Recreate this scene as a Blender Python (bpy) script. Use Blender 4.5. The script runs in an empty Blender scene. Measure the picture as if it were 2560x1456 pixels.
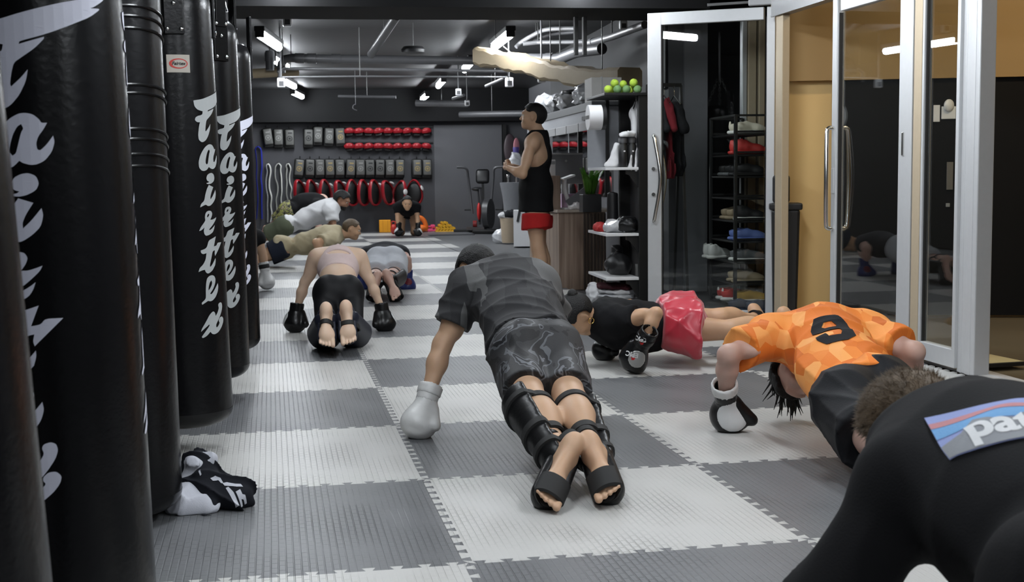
import bpy, bmesh, math, random
import numpy as np
from mathutils import Vector, Matrix
R = random.Random(7)
SC = bpy.context.scene
COL = SC.collection
PI = math.pi
# ------------------------------------------------------------------ camera model (solved from the mat seams)
CF, CPIT, CYAW, CROLL, CH = 3212.7, .0922, .1838, -.0118, 1.0772
_c, _s = math.cos(CYAW), math.sin(CYAW)
FW = np.array([_s*math.cos(CPIT), _c*math.cos(CPIT), -math.sin(CPIT)])
_r = np.array([_c, -_s, 0.0]); _u = np.cross(_r, FW)
CR = _r*math.cos(CROLL)+_u*math.sin(CROLL); CU = -_r*math.sin(CROLL)+_u*math.cos(CROLL)
CO = np.array([0, 0, CH])
def ray(x, y): return FW+CR*(x-1280)/CF-CU*(y-728)/CF
def G(x, y, z=0.0):
    d = ray(x, y); return CO+d*(z-CH)/d[2]
def PD(x, y, dep): return CO+ray(x, y)*dep
def PY(x, y, Y):
    d = ray(x, y); return CO+d*Y/d[1]
def PX(x, y, X):
    d = ray(x, y); return CO+d*X/d[0]
def PZ(x, y, z): return G(x, y, z)
cam = bpy.data.cameras.new('camera'); co = bpy.data.objects.new('camera', cam); COL.objects.link(co)
cam.sensor_width = 36; cam.lens = CF/2560*36; cam.clip_start = .05; cam.clip_end = 100
mw = Matrix.Identity(4)
for i in range(3):
    mw[i][0], mw[i][1], mw[i][2], mw[i][3] = CR[i], CU[i], -FW[i], CO[i]
co.matrix_world = mw
SC.camera = co
cam.dof.use_dof = True; cam.dof.focus_distance = 5.6; cam.dof.aperture_fstop = 9.0
# ------------------------------------------------------------------ materials
MC = {}
def mat(name, col=(.5,.5,.5), rough=.5, metal=0.0, var=.06, nscale=30, bump=0.0, bscale=200, spec=.5, emit=None, estr=0, trans=0, alpha=1, coat=0, sheen=0, sss=0, nodes=None):
    if name in MC: return MC[name]
    m = bpy.data.materials.new(name); m.use_nodes = True; MC[name] = m
    nt = m.node_tree; b = nt.nodes['Principled BSDF']
    if len(col) == 3: col = (*col, 1)
    b.inputs['Base Color'].default_value = col
    b.inputs['Roughness'].default_value = rough
    b.inputs['Metallic'].default_value = metal
    b.inputs['Specular IOR Level'].default_value = spec
    b.inputs['Coat Weight'].default_value = coat
    b.inputs['Sheen Weight'].default_value = sheen
    if sss:
        b.inputs['Subsurface Weight'].default_value = sss
        b.inputs['Subsurface Radius'].default_value = (.6, .25, .12)
        b.inputs['Subsurface Scale'].default_value = .015
    if emit:
        b.inputs['Emission Color'].default_value = (*emit, 1); b.inputs['Emission Strength'].default_value = estr
    tc = nt.nodes.new('ShaderNodeTexCoord')
    if var:
        n = nt.nodes.new('ShaderNodeTexNoise'); n.inputs['Scale'].default_value = nscale; n.inputs['Detail'].default_value = 4
        nt.links.new(tc.outputs['Object'], n.inputs['Vector'])
        mx = nt.nodes.new('ShaderNodeMix'); mx.data_type = 'RGBA'
        mx.inputs[6].default_value = tuple(c*(1-var) for c in col[:3])+(1,)
        mx.inputs[7].default_value = tuple(min(1, c*(1+var)) for c in col[:3])+(1,)
        nt.links.new(n.outputs['Fac'], mx.inputs[0]); nt.links.new(mx.outputs[2], b.inputs['Base Color'])
    if bump:
        n2 = nt.nodes.new('ShaderNodeTexNoise'); n2.inputs['Scale'].default_value = bscale; n2.inputs['Detail'].default_value = 5
        nt.links.new(tc.outputs['Object'], n2.inputs['Vector'])
        bp = nt.nodes.new('ShaderNodeBump'); bp.inputs['Strength'].default_value = bump; bp.inputs['Distance'].default_value = .01
        nt.links.new(n2.outputs['Fac'], bp.inputs['Height']); nt.links.new(bp.outputs[0], b.inputs['Normal'])
    if nodes: nodes(m, nt, b, tc)
    return m
def nn(nt, t, **kw):
    n = nt.nodes.new(t)
    for k, v in kw.items(): setattr(n, k, v)
    return n
def ramp(nt, stops, interp='LINEAR'):
    n = nt.nodes.new('ShaderNodeValToRGB'); n.color_ramp.interpolation = interp
    e = n.color_ramp.elements
    while len(e) < len(stops): e.new(.5)
    for i, (p, c) in enumerate(stops):
        e[i].position = p; e[i].color = (*c, 1) if len(c) == 3 else c
    return n
# ------------------------------------------------------------------ object helpers
def link(o, parent=None):
    COL.objects.link(o)
    if parent is not None: o.parent = parent
    return o
def tag(o, label=None, cat=None, group=None, kind=None):
    if label: o['label'] = label
    if cat: o['category'] = cat
    if group: o['group'] = group
    if kind: o['kind'] = kind
    return o
def thing(name, label, cat, loc=(0,0,0), rz=0, group=None):
    o = bpy.data.objects.new(name, None); o.empty_display_size = .05; link(o)
    o.location = Vector(loc); o.rotation_euler = (0, 0, rz)
    return tag(o, label, cat, group)
def obj(name, bm, m, parent=None, smooth=False, loc=None, angle=40):
    me = bpy.data.meshes.new(name)
    if isinstance(bm, tuple):
        me.from_pydata([tuple(v) for v in bm[0]], [], [tuple(f) for f in bm[1]])
    else:
        bm.normal_update(); bm.to_mesh(me); bm.free()
    if smooth:
        me.polygons.foreach_set('use_smooth', [True]*len(me.polygons))
        if smooth != 'all':
            me.set_sharp_from_angle(angle=math.radians(angle))
    for mm in (m if isinstance(m, (list, tuple)) else [m]): me.materials.append(mm)
    o = bpy.data.objects.new(name, me)
    if loc is not None: o.location = Vector(loc)
    return link(o, parent)
def struct(name, bm, m, smooth=False, parent=None):
    o = obj(name, bm, m, parent, smooth)
    if parent is None: o['kind'] = 'structure'
    return o
def kids(o): return [c for c in bpy.data.objects if c.parent == o]
def dup(root, loc=None, rz=None, label=None, group=None):
    def cp(o, par):
        c = o.copy(); COL.objects.link(c)
        if par is not None: c.parent = par
        for k in o.children: cp(k, c)
        return c
    r = cp(root, None)
    if loc is not None: r.location = Vector(loc)
    if rz is not None: r.rotation_euler = (0, 0, rz)
    if label: r['label'] = label
    if group: r['group'] = group
    return r
def BM(): return bmesh.new()
def xf(vs, M):
    for v in vs: v.co = M @ v.co
def rotm(rx=0, ry=0, rz=0):
    return Matrix.Rotation(rz, 4, 'Z') @ Matrix.Rotation(ry, 4, 'Y') @ Matrix.Rotation(rx, 4, 'X')
def box(bm, c, s, rot=None, bev=0, seg=2, taper=None):
    r = bmesh.ops.create_cube(bm, size=1)
    vs = r['verts']
    for v in vs:
        v.co.x *= s[0]; v.co.y *= s[1]; v.co.z *= s[2]
        if taper and v.co.z > 0: v.co.x *= taper; v.co.y *= taper
    if bev:
        es = list({e for v in vs for e in v.link_edges})
        rr = bmesh.ops.bevel(bm, geom=es, offset=bev, segments=seg, profile=.5, affect='EDGES')
        vs = list({v for f in rr['faces'] for v in f.verts} | {v for v in vs if v.is_valid})
    M = Matrix.Translation(Vector(c)) @ (rot or Matrix.Identity(4))
    xf(vs, M)
    return vs
def basis(d):
    d = Vector(d).normalized()
    a = Vector((0,0,1)) if abs(d.z) < .95 else Vector((1,0,0))
    x = a.cross(d).normalized(); y = d.cross(x)
    return x, y, d
def tube(bm, pts, r, n=10, closed=False, caps=True, flat=None):
    pts = [Vector(p) for p in pts]; N = len(pts)
    rs = r if isinstance(r, (list, tuple)) else [r]*N
    rings = []; prevx = None
    for i, p in enumerate(pts):
        if closed: d = pts[(i+1) % N]-pts[i-1]
        else: d = pts[min(i+1, N-1)]-pts[max(i-1, 0)]
        if d.length < 1e-9: d = Vector((0,0,1))
        d.normalize()
        if prevx is None: x, y, _ = basis(d)
        else:
            x = prevx-d*prevx.dot(d)
            if x.length < 1e-6: x, y, _ = basis(d)
            x.normalize(); y = d.cross(x)
        prevx = x
        f1, f2 = (1, 1) if flat is None else flat
        rings.append([bm.verts.new(p+x*(rs[i]*f1*math.cos(2*PI*k/n))+y*(rs[i]*f2*math.sin(2*PI*k/n))) for k in range(n)])
    M = N if closed else N-1
    for i in range(M):
        a, b = rings[i], rings[(i+1) % N]
        for k in range(n): bm.faces.new((a[k], a[(k+1) % n], b[(k+1) % n], b[k]))
    if caps and not closed:
        bm.faces.new(rings[0][::-1]); bm.faces.new(rings[-1])
    return rings
def bar(bm, a, b, w, t, up=(0,0,1)):
    a = Vector(a); b = Vector(b); d = (b-a); L = d.length; d.normalize()
    u = Vector(up); s = d.cross(u)
    if s.length < 1e-6: s = d.cross(Vector((1,0,0)))
    s.normalize(); u = s.cross(d)
    M = Matrix((s, d, u)).transposed().to_4x4(); M.translation = (a+b)/2
    return box(bm, (0,0,0), (w, L, t), M)
def lathe(bm, prof, n=24, M=None, cap=True):
    rings = []
    for r, z in prof:
        rings.append([bm.verts.new((r*math.cos(2*PI*k/n), r*math.sin(2*PI*k/n), z)) for k in range(n)])
    for a, b in zip(rings, rings[1:]):
        for k in range(n): bm.faces.new((a[k], a[(k+1) % n], b[(k+1) % n], b[k]))
    if cap:
        bm.faces.new(rings[0][::-1]); bm.faces.new(rings[-1])
    if M is not None:
        for rg in rings: xf(rg, M)
def prism(bm, poly, t, M=None):
    n = len(poly)
    a = [bm.verts.new((x, y, 0)) for x, y in poly]; b = [bm.verts.new((x, y, t)) for x, y in poly]
    bm.faces.new(a[::-1]).normal_update(); bm.faces.new(b).normal_update()
    for k in range(n): bm.faces.new((a[k], a[(k+1) % n], b[(k+1) % n], b[k]))
    if M is not None: xf(a+b, M)
    return a+b
def ell(bm, c, r, rot=None, u=16, v=10):
    rr = bmesh.ops.create_uvsphere(bm, u_segments=u, v_segments=v, radius=1)
    M = Matrix.Translation(Vector(c)) @ (rot or Matrix.Identity(4)) @ Matrix.Diagonal((r[0], r[1], r[2], 1))
    xf(rr['verts'], M); return rr['verts']
def spline(pts, n=8):
    pts = [Vector(p) for p in pts]; out = []
    for i in range(len(pts)-1):
        p0 = pts[max(i-1, 0)]; p1 = pts[i]; p2 = pts[i+1]; p3 = pts[min(i+2, len(pts)-1)]
        for k in range(n):
            t = k/n
            out.append(.5*((2*p1)+(p2-p0)*t+(2*p0-5*p1+4*p2-p3)*t*t+(3*p1-p0-3*p2+p3)*t**3))
    out.append(pts[-1]); return out
def flat_shape(loops, cut=None):
    """filled 2D outline (holes allowed) as bmesh in the XY plane"""
    cu = bpy.data.curves.new('c', 'CURVE'); cu.dimensions = '2D'; cu.fill_mode = 'BOTH'
    for lp in loops:
        sp = cu.splines.new('POLY'); sp.points.add(len(lp)-1); sp.use_cyclic_u = True
        for p, q in zip(sp.points, lp): p.co = (q[0], q[1], 0, 1)
    o = bpy.data.objects.new('c', cu); me = o.to_mesh()
    bm = BM(); bm.from_mesh(me); o.to_mesh_clear(); bpy.data.objects.remove(o); bpy.data.curves.remove(cu)
    if cut: grid_cut(bm, cut)
    return bm
def grid_cut(bm, step, axes=(0, 1)):
    if not bm.verts: return
    for ax in axes:
        lo = min(v.co[ax] for v in bm.verts); hi = max(v.co[ax] for v in bm.verts)
        k = math.ceil(lo/step+1e-6)
        while k*step < hi:
            no = Vector((0,0,0)); no[ax] = 1
            bmesh.ops.bisect_plane(bm, geom=bm.verts[:]+bm.edges[:]+bm.faces[:], plane_co=no*(k*step), plane_no=no)
            k += 1
def text_bm(s, size=1.0, cut=None, bold=0.0, shear=0.0, space=1.0):
    cu = bpy.data.curves.new('t', 'FONT'); cu.body = s; cu.size = size; cu.align_x = 'CENTER'; cu.align_y = 'CENTER'
    cu.offset = bold; cu.shear = shear; cu.fill_mode = 'FRONT'; cu.space_character = space
    o = bpy.data.objects.new('t', cu); me = o.to_mesh()
    bm = BM(); bm.from_mesh(me); o.to_mesh_clear(); bpy.data.objects.remove(o); bpy.data.curves.remove(cu)
    if cut: grid_cut(bm, cut)
    return bm
def bm_xf(bm, M):
    xf(bm.verts, M); return bm
def frame_at(o, x, y):
    """4x4 with x,y axes given (orthonormalised), z = x cross y"""
    x = Vector(x).normalized(); y = Vector(y); y = (y-x*y.dot(x)).normalized(); z = x.cross(y)
    M = Matrix((x, y, z)).transposed().to_4x4(); M.translation = Vector(o); return M
# ------------------------------------------------------------------ implicit surfaces for bodies
def V3(p): return np.array(p, dtype=np.float32)
class SDF:
    def __init__(s, h=.012): s.pr = []; s.h = h
    def cone(s, a, b, r1, r2, k=.02, sub=False, flat=False): s.pr.append(('c', V3(a), V3(b), r1, r2, k, sub, flat)); return s
    def ell(s, c, r, X=(1,0,0), Y=(0,1,0), k=.02, sub=False):
        X = np.array(X, float); X /= np.linalg.norm(X); Y = np.array(Y, float); Y -= X*Y.dot(X); Y /= np.linalg.norm(Y); Z = np.cross(X, Y)
        s.pr.append(('e', V3(c), np.array(r, np.float32), np.array([X, Y, Z], np.float32), k, sub)); return s
    def sub_(s, *a, **k): return s
    def bounds(s):
        lo = np.full(3, 1e9); hi = -lo
        for p in s.pr:
            if p[0] == 'c':
                if p[6]: continue
                lo = np.minimum(lo, np.minimum(p[1]-p[3], p[2]-p[4])); hi = np.maximum(hi, np.maximum(p[1]+p[3], p[2]+p[4]))
            else:
                if p[5]: continue
                m = max(p[2]); lo = np.minimum(lo, p[1]-m); hi = np.maximum(hi, p[1]+m)
        return lo, hi
    def field(s, off=0.0, disp=None, cuts=(), h=None, box_=None):
        h = h or s.h
        lo, hi = s.bounds() if box_ is None else box_
        lo = lo-off-3*h-.03; hi = hi+off+3*h+.03
        n = np.ceil((hi-lo)/h).astype(int)+1
        ax = [np.float32(lo[i])+np.arange(n[i], dtype=np.float32)*np.float32(h) for i in range(3)]
        D = np.full(n, .25, np.float32)
        for p in s.pr:
            k = p[5] if p[0] == 'c' else p[4]
            sub = p[6] if p[0] == 'c' else p[5]
            mg = off+4*h+k+.02
            if p[0] == 'c': l = np.minimum(p[1]-p[3], p[2]-p[4])-mg; q = np.maximum(p[1]+p[3], p[2]+p[4])+mg
            else:
                ext = np.sqrt(((p[3]*p[2][:, None])**2).sum(0)); l = p[1]-ext-mg; q = p[1]+ext+mg
            i0 = np.clip(((l-lo)/h).astype(int), 0, n); i1 = np.clip(((q-lo)/h).astype(int)+2, 0, n)
            if (i1 <= i0).any(): continue
            sl = tuple(slice(a, b) for a, b in zip(i0, i1))
            X = ax[0][sl[0]][:, None, None]; Y = ax[1][sl[1]][None, :, None]; Z = ax[2][sl[2]][None, None, :]
            if p[0] == 'c':
                a, b, r1, r2 = p[1:5]; ba = b-a; L2 = float(ba@ba)+1e-12
                px, py, pz = X-a[0], Y-a[1], Z-a[2]
                t = np.clip((px*ba[0]+py*ba[1]+pz*ba[2])/L2, 0, 1)
                d = np.sqrt((px-t*ba[0])**2+(py-t*ba[1])**2+(pz-t*ba[2])**2)-(r1+(r2-r1)*t)
                if p[7]:
                    L = math.sqrt(L2); d = np.maximum(d, ((X-b[0])*ba[0]+(Y-b[1])*ba[1]+(Z-b[2])*ba[2])/L-off)
            else:
                c, r, A = p[1:4]
                px, py, pz = X-c[0], Y-c[1], Z-c[2]
                u = [px*A[i][0]+py*A[i][1]+pz*A[i][2] for i in range(3)]
                k0 = np.sqrt((u[0]/r[0])**2+(u[1]/r[1])**2+(u[2]/r[2])**2)
                k1 = np.sqrt((u[0]/r[0]**2)**2+(u[1]/r[1]**2)**2+(u[2]/r[2]**2)**2)
                d = np.where(k1 > 1e-6, k0*(k0-1)/np.maximum(k1, 1e-6), -min(r))
            o = D[sl]
            if sub:
                d = -d
                hh = np.maximum(k-np.abs(o-d), 0)/max(k, 1e-6)
                D[sl] = np.maximum(o, d)+hh*hh*k*.25
            else:
                hh = np.maximum(k-np.abs(o-d), 0)/max(k, 1e-6)
                D[sl] = np.minimum(o, d)-hh*hh*k*.25
        D -= off
        XX, YY, ZZ = ax[0][:, None, None], ax[1][None, :, None], ax[2][None, None, :]
        if disp is not None: D = D+disp(XX, YY, ZZ)
        for c in cuts:
            if callable(c): D = np.maximum(D, c(XX, YY, ZZ))
            else:
                p, nrm = np.array(c[0], np.float32), np.array(c[1], float); nrm = (nrm/np.linalg.norm(nrm)).astype(np.float32)
                D = np.maximum(D, (XX-p[0])*nrm[0]+(YY-p[1])*nrm[1]+(ZZ-p[2])*nrm[2])
        return D, lo, h
    def mesh(s, **kw): return surfnet(*s.field(**kw))
def surfnet(D, lo, h):
    S = D < 0
    n = D.shape
    cs = np.zeros([k-1 for k in n], np.int8)
    for i in (0, 1):
        for j in (0, 1):
            for k in (0, 1): cs += S[i:n[0]-1+i, j:n[1]-1+j, k:n[2]-1+k]
    act = (cs > 0) & (cs < 8)
    idx = np.full(act.shape, -1, np.int64); P = np.argwhere(act); idx[act] = np.arange(len(P))
    acc = np.zeros((len(P), 3)); cnt = np.zeros(len(P))
    C = [(i, j, k) for i in (0, 1) for j in (0, 1) for k in (0, 1)]
    val = {c: D[P[:, 0]+c[0], P[:, 1]+c[1], P[:, 2]+c[2]].astype(float) for c in C}
    for c in C:
        for a in range(3):
            if c[a]: continue
            e = list(c); e[a] = 1; e = tuple(e)
            v0, v1 = val[c], val[e]; m = (v0 < 0) != (v1 < 0)
            t = np.where(m, v0/np.where(m, v0-v1, 1), 0)
            q = np.array(c, float)[None, :].repeat(len(P), 0); q[:, a] += t
            acc += q*m[:, None]; cnt += m
    verts = (P+acc/np.maximum(cnt, 1)[:, None])*h+np.array(lo)
    F = []
    for a in range(3):
        b, c = (a+1) % 3, (a+2) % 3
        sl0 = [slice(1, -1)]*3; sl0[a] = slice(0, -1); sl1 = [slice(1, -1)]*3; sl1[a] = slice(1, None)
        m0, m1 = S[tuple(sl0)], S[tuple(sl1)]
        E = np.argwhere(m0 != m1); s0 = m0[m0 != m1]
        off = np.ones(3, int); off[a] = 0; E = E+off
        def ci(db, dc):
            q = E.copy(); q[:, b] += db; q[:, c] += dc; return idx[q[:, 0], q[:, 1], q[:, 2]]
        q = np.stack([ci(-1, -1), ci(0, -1), ci(0, 0), ci(-1, 0)], 1)
        q[~s0] = q[~s0][:, ::-1]
        F.append(q)
    F = np.concatenate(F); F = F[(F >= 0).all(1)]
    return verts, F
def npobj(name, vf, m, parent=None, origin=(0,0,0)):
    v, f = vf
    v = (np.asarray(v)-np.array(origin)).astype(np.float32)
    me = bpy.data.meshes.new(name)
    me.vertices.add(len(v)); me.vertices.foreach_set('co', v.ravel())
    f = np.asarray(f, np.int32); nf = len(f)
    me.loops.add(nf*4); me.loops.foreach_set('vertex_index', f.ravel())
    me.polygons.add(nf); me.polygons.foreach_set('loop_start', np.arange(nf, dtype=np.int32)*4)
    me.polygons.foreach_set('use_smooth', np.ones(nf, bool))
    me.update(calc_edges=True); me.validate()
    for mm in (m if isinstance(m, (list, tuple)) else [m]): me.materials.append(mm)
    o = bpy.data.objects.new(name, me)
    return link(o, parent)
def nrm(v):
    v = np.array(v, float); return v/max(1e-9, np.linalg.norm(v))
# ================================================================== materials of the place
def brickbump(m, nt, b, tc):
    mp = nn(nt, 'ShaderNodeMapping'); mp.inputs['Rotation'].default_value = (0, 0, PI/2)
    nt.links.new(tc.outputs['Object'], mp.inputs['Vector'])
    br = nn(nt, 'ShaderNodeTexBrick'); br.inputs['Scale'].default_value = 1
    br.inputs['Brick Width'].default_value = .044; br.inputs['Row Height'].default_value = .021
    br.inputs['Mortar Size'].default_value = .0026; br.inputs['Mortar Smooth'].default_value = .6
    nt.links.new(mp.outputs[0], br.inputs['Vector'])
    n = nn(nt, 'ShaderNodeTexNoise'); n.inputs['Scale'].default_value = 3.2; n.inputs['Detail'].default_value = 3
    nt.links.new(tc.outputs['Object'], n.inputs['Vector'])
    rp = ramp(nt, [(.38, (.15, .15, .15)), (.62, (1, 1, 1))]); nt.links.new(n.outputs['Fac'], rp.inputs[0])
    bp = nn(nt, 'ShaderNodeBump'); bp.inputs['Distance'].default_value = .0055
    bp.invert = True
    nt.links.new(rp.outputs[0], bp.inputs['Strength']); nt.links.new(br.outputs['Fac'], bp.inputs['Height'])
    nt.links.new(bp.outputs[0], b.inputs['Normal'])
MAT_L = mat('foam_light', (.50, .495, .475), .40, var=.05, nscale=4, spec=.42, nodes=brickbump)
MAT_D = mat('foam_dark', (.125, .128, .135), .40, var=.10, nscale=4, spec=.42, nodes=brickbump)
RUBBER = mat('rubber_floor', (.115, .117, .122), .5, var=.2, nscale=60)
BLACKC = mat('ceiling_black', (.009, .009, .0095), .55, var=.3, nscale=3, bump=.25, bscale=12)
WALLD = mat('wall_charcoal', (.055, .055, .061), .75, var=.1, nscale=3)
WALLG = mat('wall_grey', (.10, .10, .108), .7, var=.06, nscale=3)
WALLB = mat('wall_black', (.0045, .0045, .005), .7, spec=.2)
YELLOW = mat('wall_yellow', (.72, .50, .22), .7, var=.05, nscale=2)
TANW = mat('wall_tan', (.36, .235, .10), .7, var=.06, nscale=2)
HALLF = mat('hall_floor', (.16, .13, .085), .3, var=.2, nscale=2)
ALU = mat('brushed_aluminium', (.56, .57, .58), .42, metal=.35, var=.04)
ALUD = mat('grey_aluminium', (.34, .345, .35), .42, metal=.4, var=.04)
STEEL = mat('polished_steel', (.75, .74, .72), .2, metal=1, var=.03)
GASK = mat('black_gasket', (.012, .012, .012), .6)
PIPEM = mat('grey_pipe', (.06, .06, .064), .45, var=.12)
PIPEL = mat('pale_pipe', (.12, .12, .126), .42, var=.12)
DUCT = mat('wrapped_duct_tan', (.26, .205, .13), .65, var=.12, nscale=8, bump=.3, bscale=15)
WHITEP = mat('white_paint', (.78, .78, .79), .45, var=.03)
BLK = mat('black_plastic', (.014, .014, .015), .4, var=.2)
BLKM = mat('black_metal', (.012, .012, .012), .45, metal=.2)
TUBE = mat('lit_tube', (1, 1, 1), .5, var=0, emit=(.90, .95, 1.0), estr=115)
HALO = mat('lit_hall_lamp', (1, 1, 1), .5, var=0, emit=(1.0, .80, .52), estr=240)
def glassmat(name, tint=(.93, .95, .94), ior=1.5):
    m = bpy.data.materials.new(name); m.use_nodes = True; nt = m.node_tree
    for n in list(nt.nodes): nt.nodes.remove(n)
    o = nn(nt, 'ShaderNodeOutputMaterial'); t = nn(nt, 'ShaderNodeBsdfTransparent'); g = nn(nt, 'ShaderNodeBsdfGlossy')
    f = nn(nt, 'ShaderNodeFresnel'); gm = nn(nt, 'ShaderNodeNewGeometry'); mr = nn(nt, 'ShaderNodeMapRange'); mr.inputs['To Min'].default_value = ior; mr.inputs['To Max'].default_value = 1/ior; nt.links.new(gm.outputs['Backfacing'], mr.inputs['Value']); nt.links.new(mr.outputs[0], f.inputs['IOR']); mx = nn(nt, 'ShaderNodeMixShader')
    t.inputs['Color'].default_value = (*tint, 1); g.inputs['Roughness'].default_value = .01; g.inputs['Color'].default_value = (1, 1, 1, 1)
    nt.links.new(f.outputs[0], mx.inputs[0]); nt.links.new(t.outputs[0], mx.inputs[1]); nt.links.new(g.outputs[0], mx.inputs[2])
    nt.links.new(mx.outputs[0], o.inputs['Surface']); return m
GLASS = glassmat('clear_glass'); 
# room axes: the gym is turned a little against the mats
TH = math.radians(2.73)
def RM(u, v, z=0): return Vector((u*math.cos(TH)+v*math.sin(TH), -u*math.sin(TH)+v*math.cos(TH), z))
ROT = Matrix.Rotation(-TH, 4, 'Z')
def rbox(bm, u, v, z, bev=0):
    """box between (u0,u1),(v0,v1),(z0,z1) in room axes"""
    return box(bm, RM((u[0]+u[1])/2, (v[0]+v[1])/2, (z[0]+z[1])/2), (u[1]-u[0], v[1]-v[0], z[1]-z[0]), ROT, bev)
BW = 24.1            # back wall distance along the room axis
CZ = 2.62            # ceiling
# ------------------------------------------------------------------ shell
bm = BM(); rbox(bm, (-3.2, 4.9), (-3, BW+.3), (-.25, -.021)); struct('floor', bm, RUBBER)
bm = BM(); rbox(bm, (-3.0, -2.5), (-3, BW), (0, CZ)); struct('wall_left', bm, WALLB)
bm = BM(); rbox(bm, (-3.0, 3.9), (BW, BW+.25), (-.1, CZ)); struct('wall_back', bm, WALLD)
bm = BM(); rbox(bm, (1.86, 3.14), (BW-.05, BW+.01), (0, 1.97), .006); struct('trim_1', bm, WALLG)
bm = BM(); rbox(bm, (-3.0, 3.62), (BW-.30, BW), (2.03, CZ)); struct('trim_2', bm, WALLB)
bm = BM(); rbox(bm, (-3.0, 3.75), (-3, BW+.2), (CZ, CZ+.2)); rbox(bm, (3.75, 5.2), (8.8, 13), (CZ, CZ+.2)); struct('ceiling', bm, BLACKC)
bm = BM(); rbox(bm, (-1.35, 2.9), (9.75, 10.55), (2.315, CZ)); struct('trim_3', bm, WALLB)
bm = BM(); rbox(bm, (-3.0, 3.4), (-3.2, -3), (0, CZ)); struct('wall_front', bm, WALLG)
# right side rear wall with its grey end
bm = BM(); rbox(bm, (2.93, 3.12), (11.1, 17.2), (0, CZ)); rbox(bm, (3.12, 3.8), (17.0, 17.2), (0, CZ)); rbox(bm, (3.62, 3.8), (17.2, BW), (0, CZ)); struct('wall_right', bm, WALLG)
bm = BM(); rbox(bm, (3.06, 3.27), (11.06, 11.3), (0, CZ)); struct('trim_15', bm, mat('column_grey', (.20, .20, .215), .6))
bm = BM(); box(bm, (3.62, 0.9, 1.3), (.2, 7.0, 2.6)); struct('wall_right_front', bm, WALLG)
bm = BM(); rbox(bm, (2.905, 2.93), (11.12, 17.15), (1.80, CZ)); struct('trim_16', bm, WALLB)
# recess behind the shoe rack
bm = BM(); rbox(bm, (3.12, 4.9), (11.6, 11.75), (0, CZ)); struct('wall_recess', bm, WALLB)
# hall beyond the glass front
HA, HB = Vector((3.50, 9.02, 0)), Vector((7.4, 7.78, 0)); HD = (HB-HA).normalized(); HN = Vector((-HD.y, HD.x, 0))
def hp(px, z=0):  # point of the hall wall seen at photo column px
    d = ray(px, 500); k = np.array([HN.x, HN.y, 0]); return float((np.array(HA)-CO)@k/(d@k))
def hallpt(px, py):
    d = ray(px, py); k = np.array([HN.x, HN.y, 0]); t = (np.array(HA)-CO)@k/(d@k); return CO+d*t
def hallbox(a, b, z0, z1, t0, t1):
    bm = BM(); d = HD
    M = Matrix((HD, HN, Vector((0,0,1)))).transposed().to_4x4(); M.translation = HA+HD*((a+b)/2)+HN*((t0+t1)/2)+Vector((0,0,(z0+z1)/2))
    box(bm, (0,0,0), (b-a, t1-t0, z1-z0), M); return bm
hz = hallpt(2300, 197)[2]; ha = float((Vector(hallpt(2092, 400))-HA).dot(HD))
struct('wall_hall', hallbox(.13, 4.1, -.05, 3.2, .06, .2), YELLOW)
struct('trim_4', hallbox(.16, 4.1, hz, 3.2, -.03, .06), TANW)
struct('trim_5', hallbox(ha, 4.1, 0, hz-.002, .0, .058), WALLB)
bm = BM(); box(bm, (6.1, 4.6, -.11), (5.1, 10.5, .18)); struct('floor_hall', bm, HALLF)
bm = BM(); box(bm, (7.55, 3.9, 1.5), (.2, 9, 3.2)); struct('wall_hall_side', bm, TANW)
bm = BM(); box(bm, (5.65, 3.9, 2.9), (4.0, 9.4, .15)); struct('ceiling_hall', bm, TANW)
bm = BM(); box(bm, (3.62, 7.0, 0.0), (.14, 3.9, .016), bev=.004); box(bm, (3.62, 7.0, .008), (.03, 3.9, .008)); struct('trim_6', bm, ALU)
# ------------------------------------------------------------------ puzzle mats
TEETH = 13
def edge_profile():
    out = []; d = .026
    for k in range(TEETH):
        a = (k+.18)/TEETH; b = (k+.68)/TEETH
        out += [(a+.010, -d*.5), (a, d*.5), (b, d*.5), (b-.010, -d*.5)] if True else []
    return out
EP = edge_profile()
def mat_mesh():
    g = .0004
    bottom = [(0+g, g)]+[(t, o+g) for t, o in EP]+[(1-g, g)]
    right = [(1-g-o*-1-0, t) for t, o in EP]
    right = [(1+o-g, t) for t, o in EP]+[(1-g, 1-g)]
    top = [(t, 1+o-g) for t, o in EP][::-1]+[(g, 1-g)]
    left = [(o+g, t) for t, o in EP][::-1]
    poly = bottom+right+top+left
    bm = BM(); prism(bm, poly, .02, Matrix.Translation((0, 0, -.02))); 
    bmesh.ops.triangulate(bm, faces=[f for f in bm.faces if len(f.verts) > 4])
    return bm
X0, Y0 = .5076, 3.4435
protoD = obj('foam_floor_mat', mat_mesh(), MAT_D); meL = protoD.data.copy(); meL.materials[0] = MAT_L
ORD = ['first', 'second', 'third', 'fourth', 'fifth', 'sixth', 'seventh', 'eighth', 'ninth', 'tenth', 'eleventh', 'twelfth', 'thirteenth', 'fourteenth', 'fifteenth', 'sixteenth', 'seventeenth', 'eighteenth', 'nineteenth', 'twentieth', '21st', '22nd', '23rd', '24th']
COLN = {-2: 'far left column', -1: 'column beside the punching bags', 0: 'column second from the bags', 1: 'column third from the bags', 2: 'rightmost column by the glass'}
first = True
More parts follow.
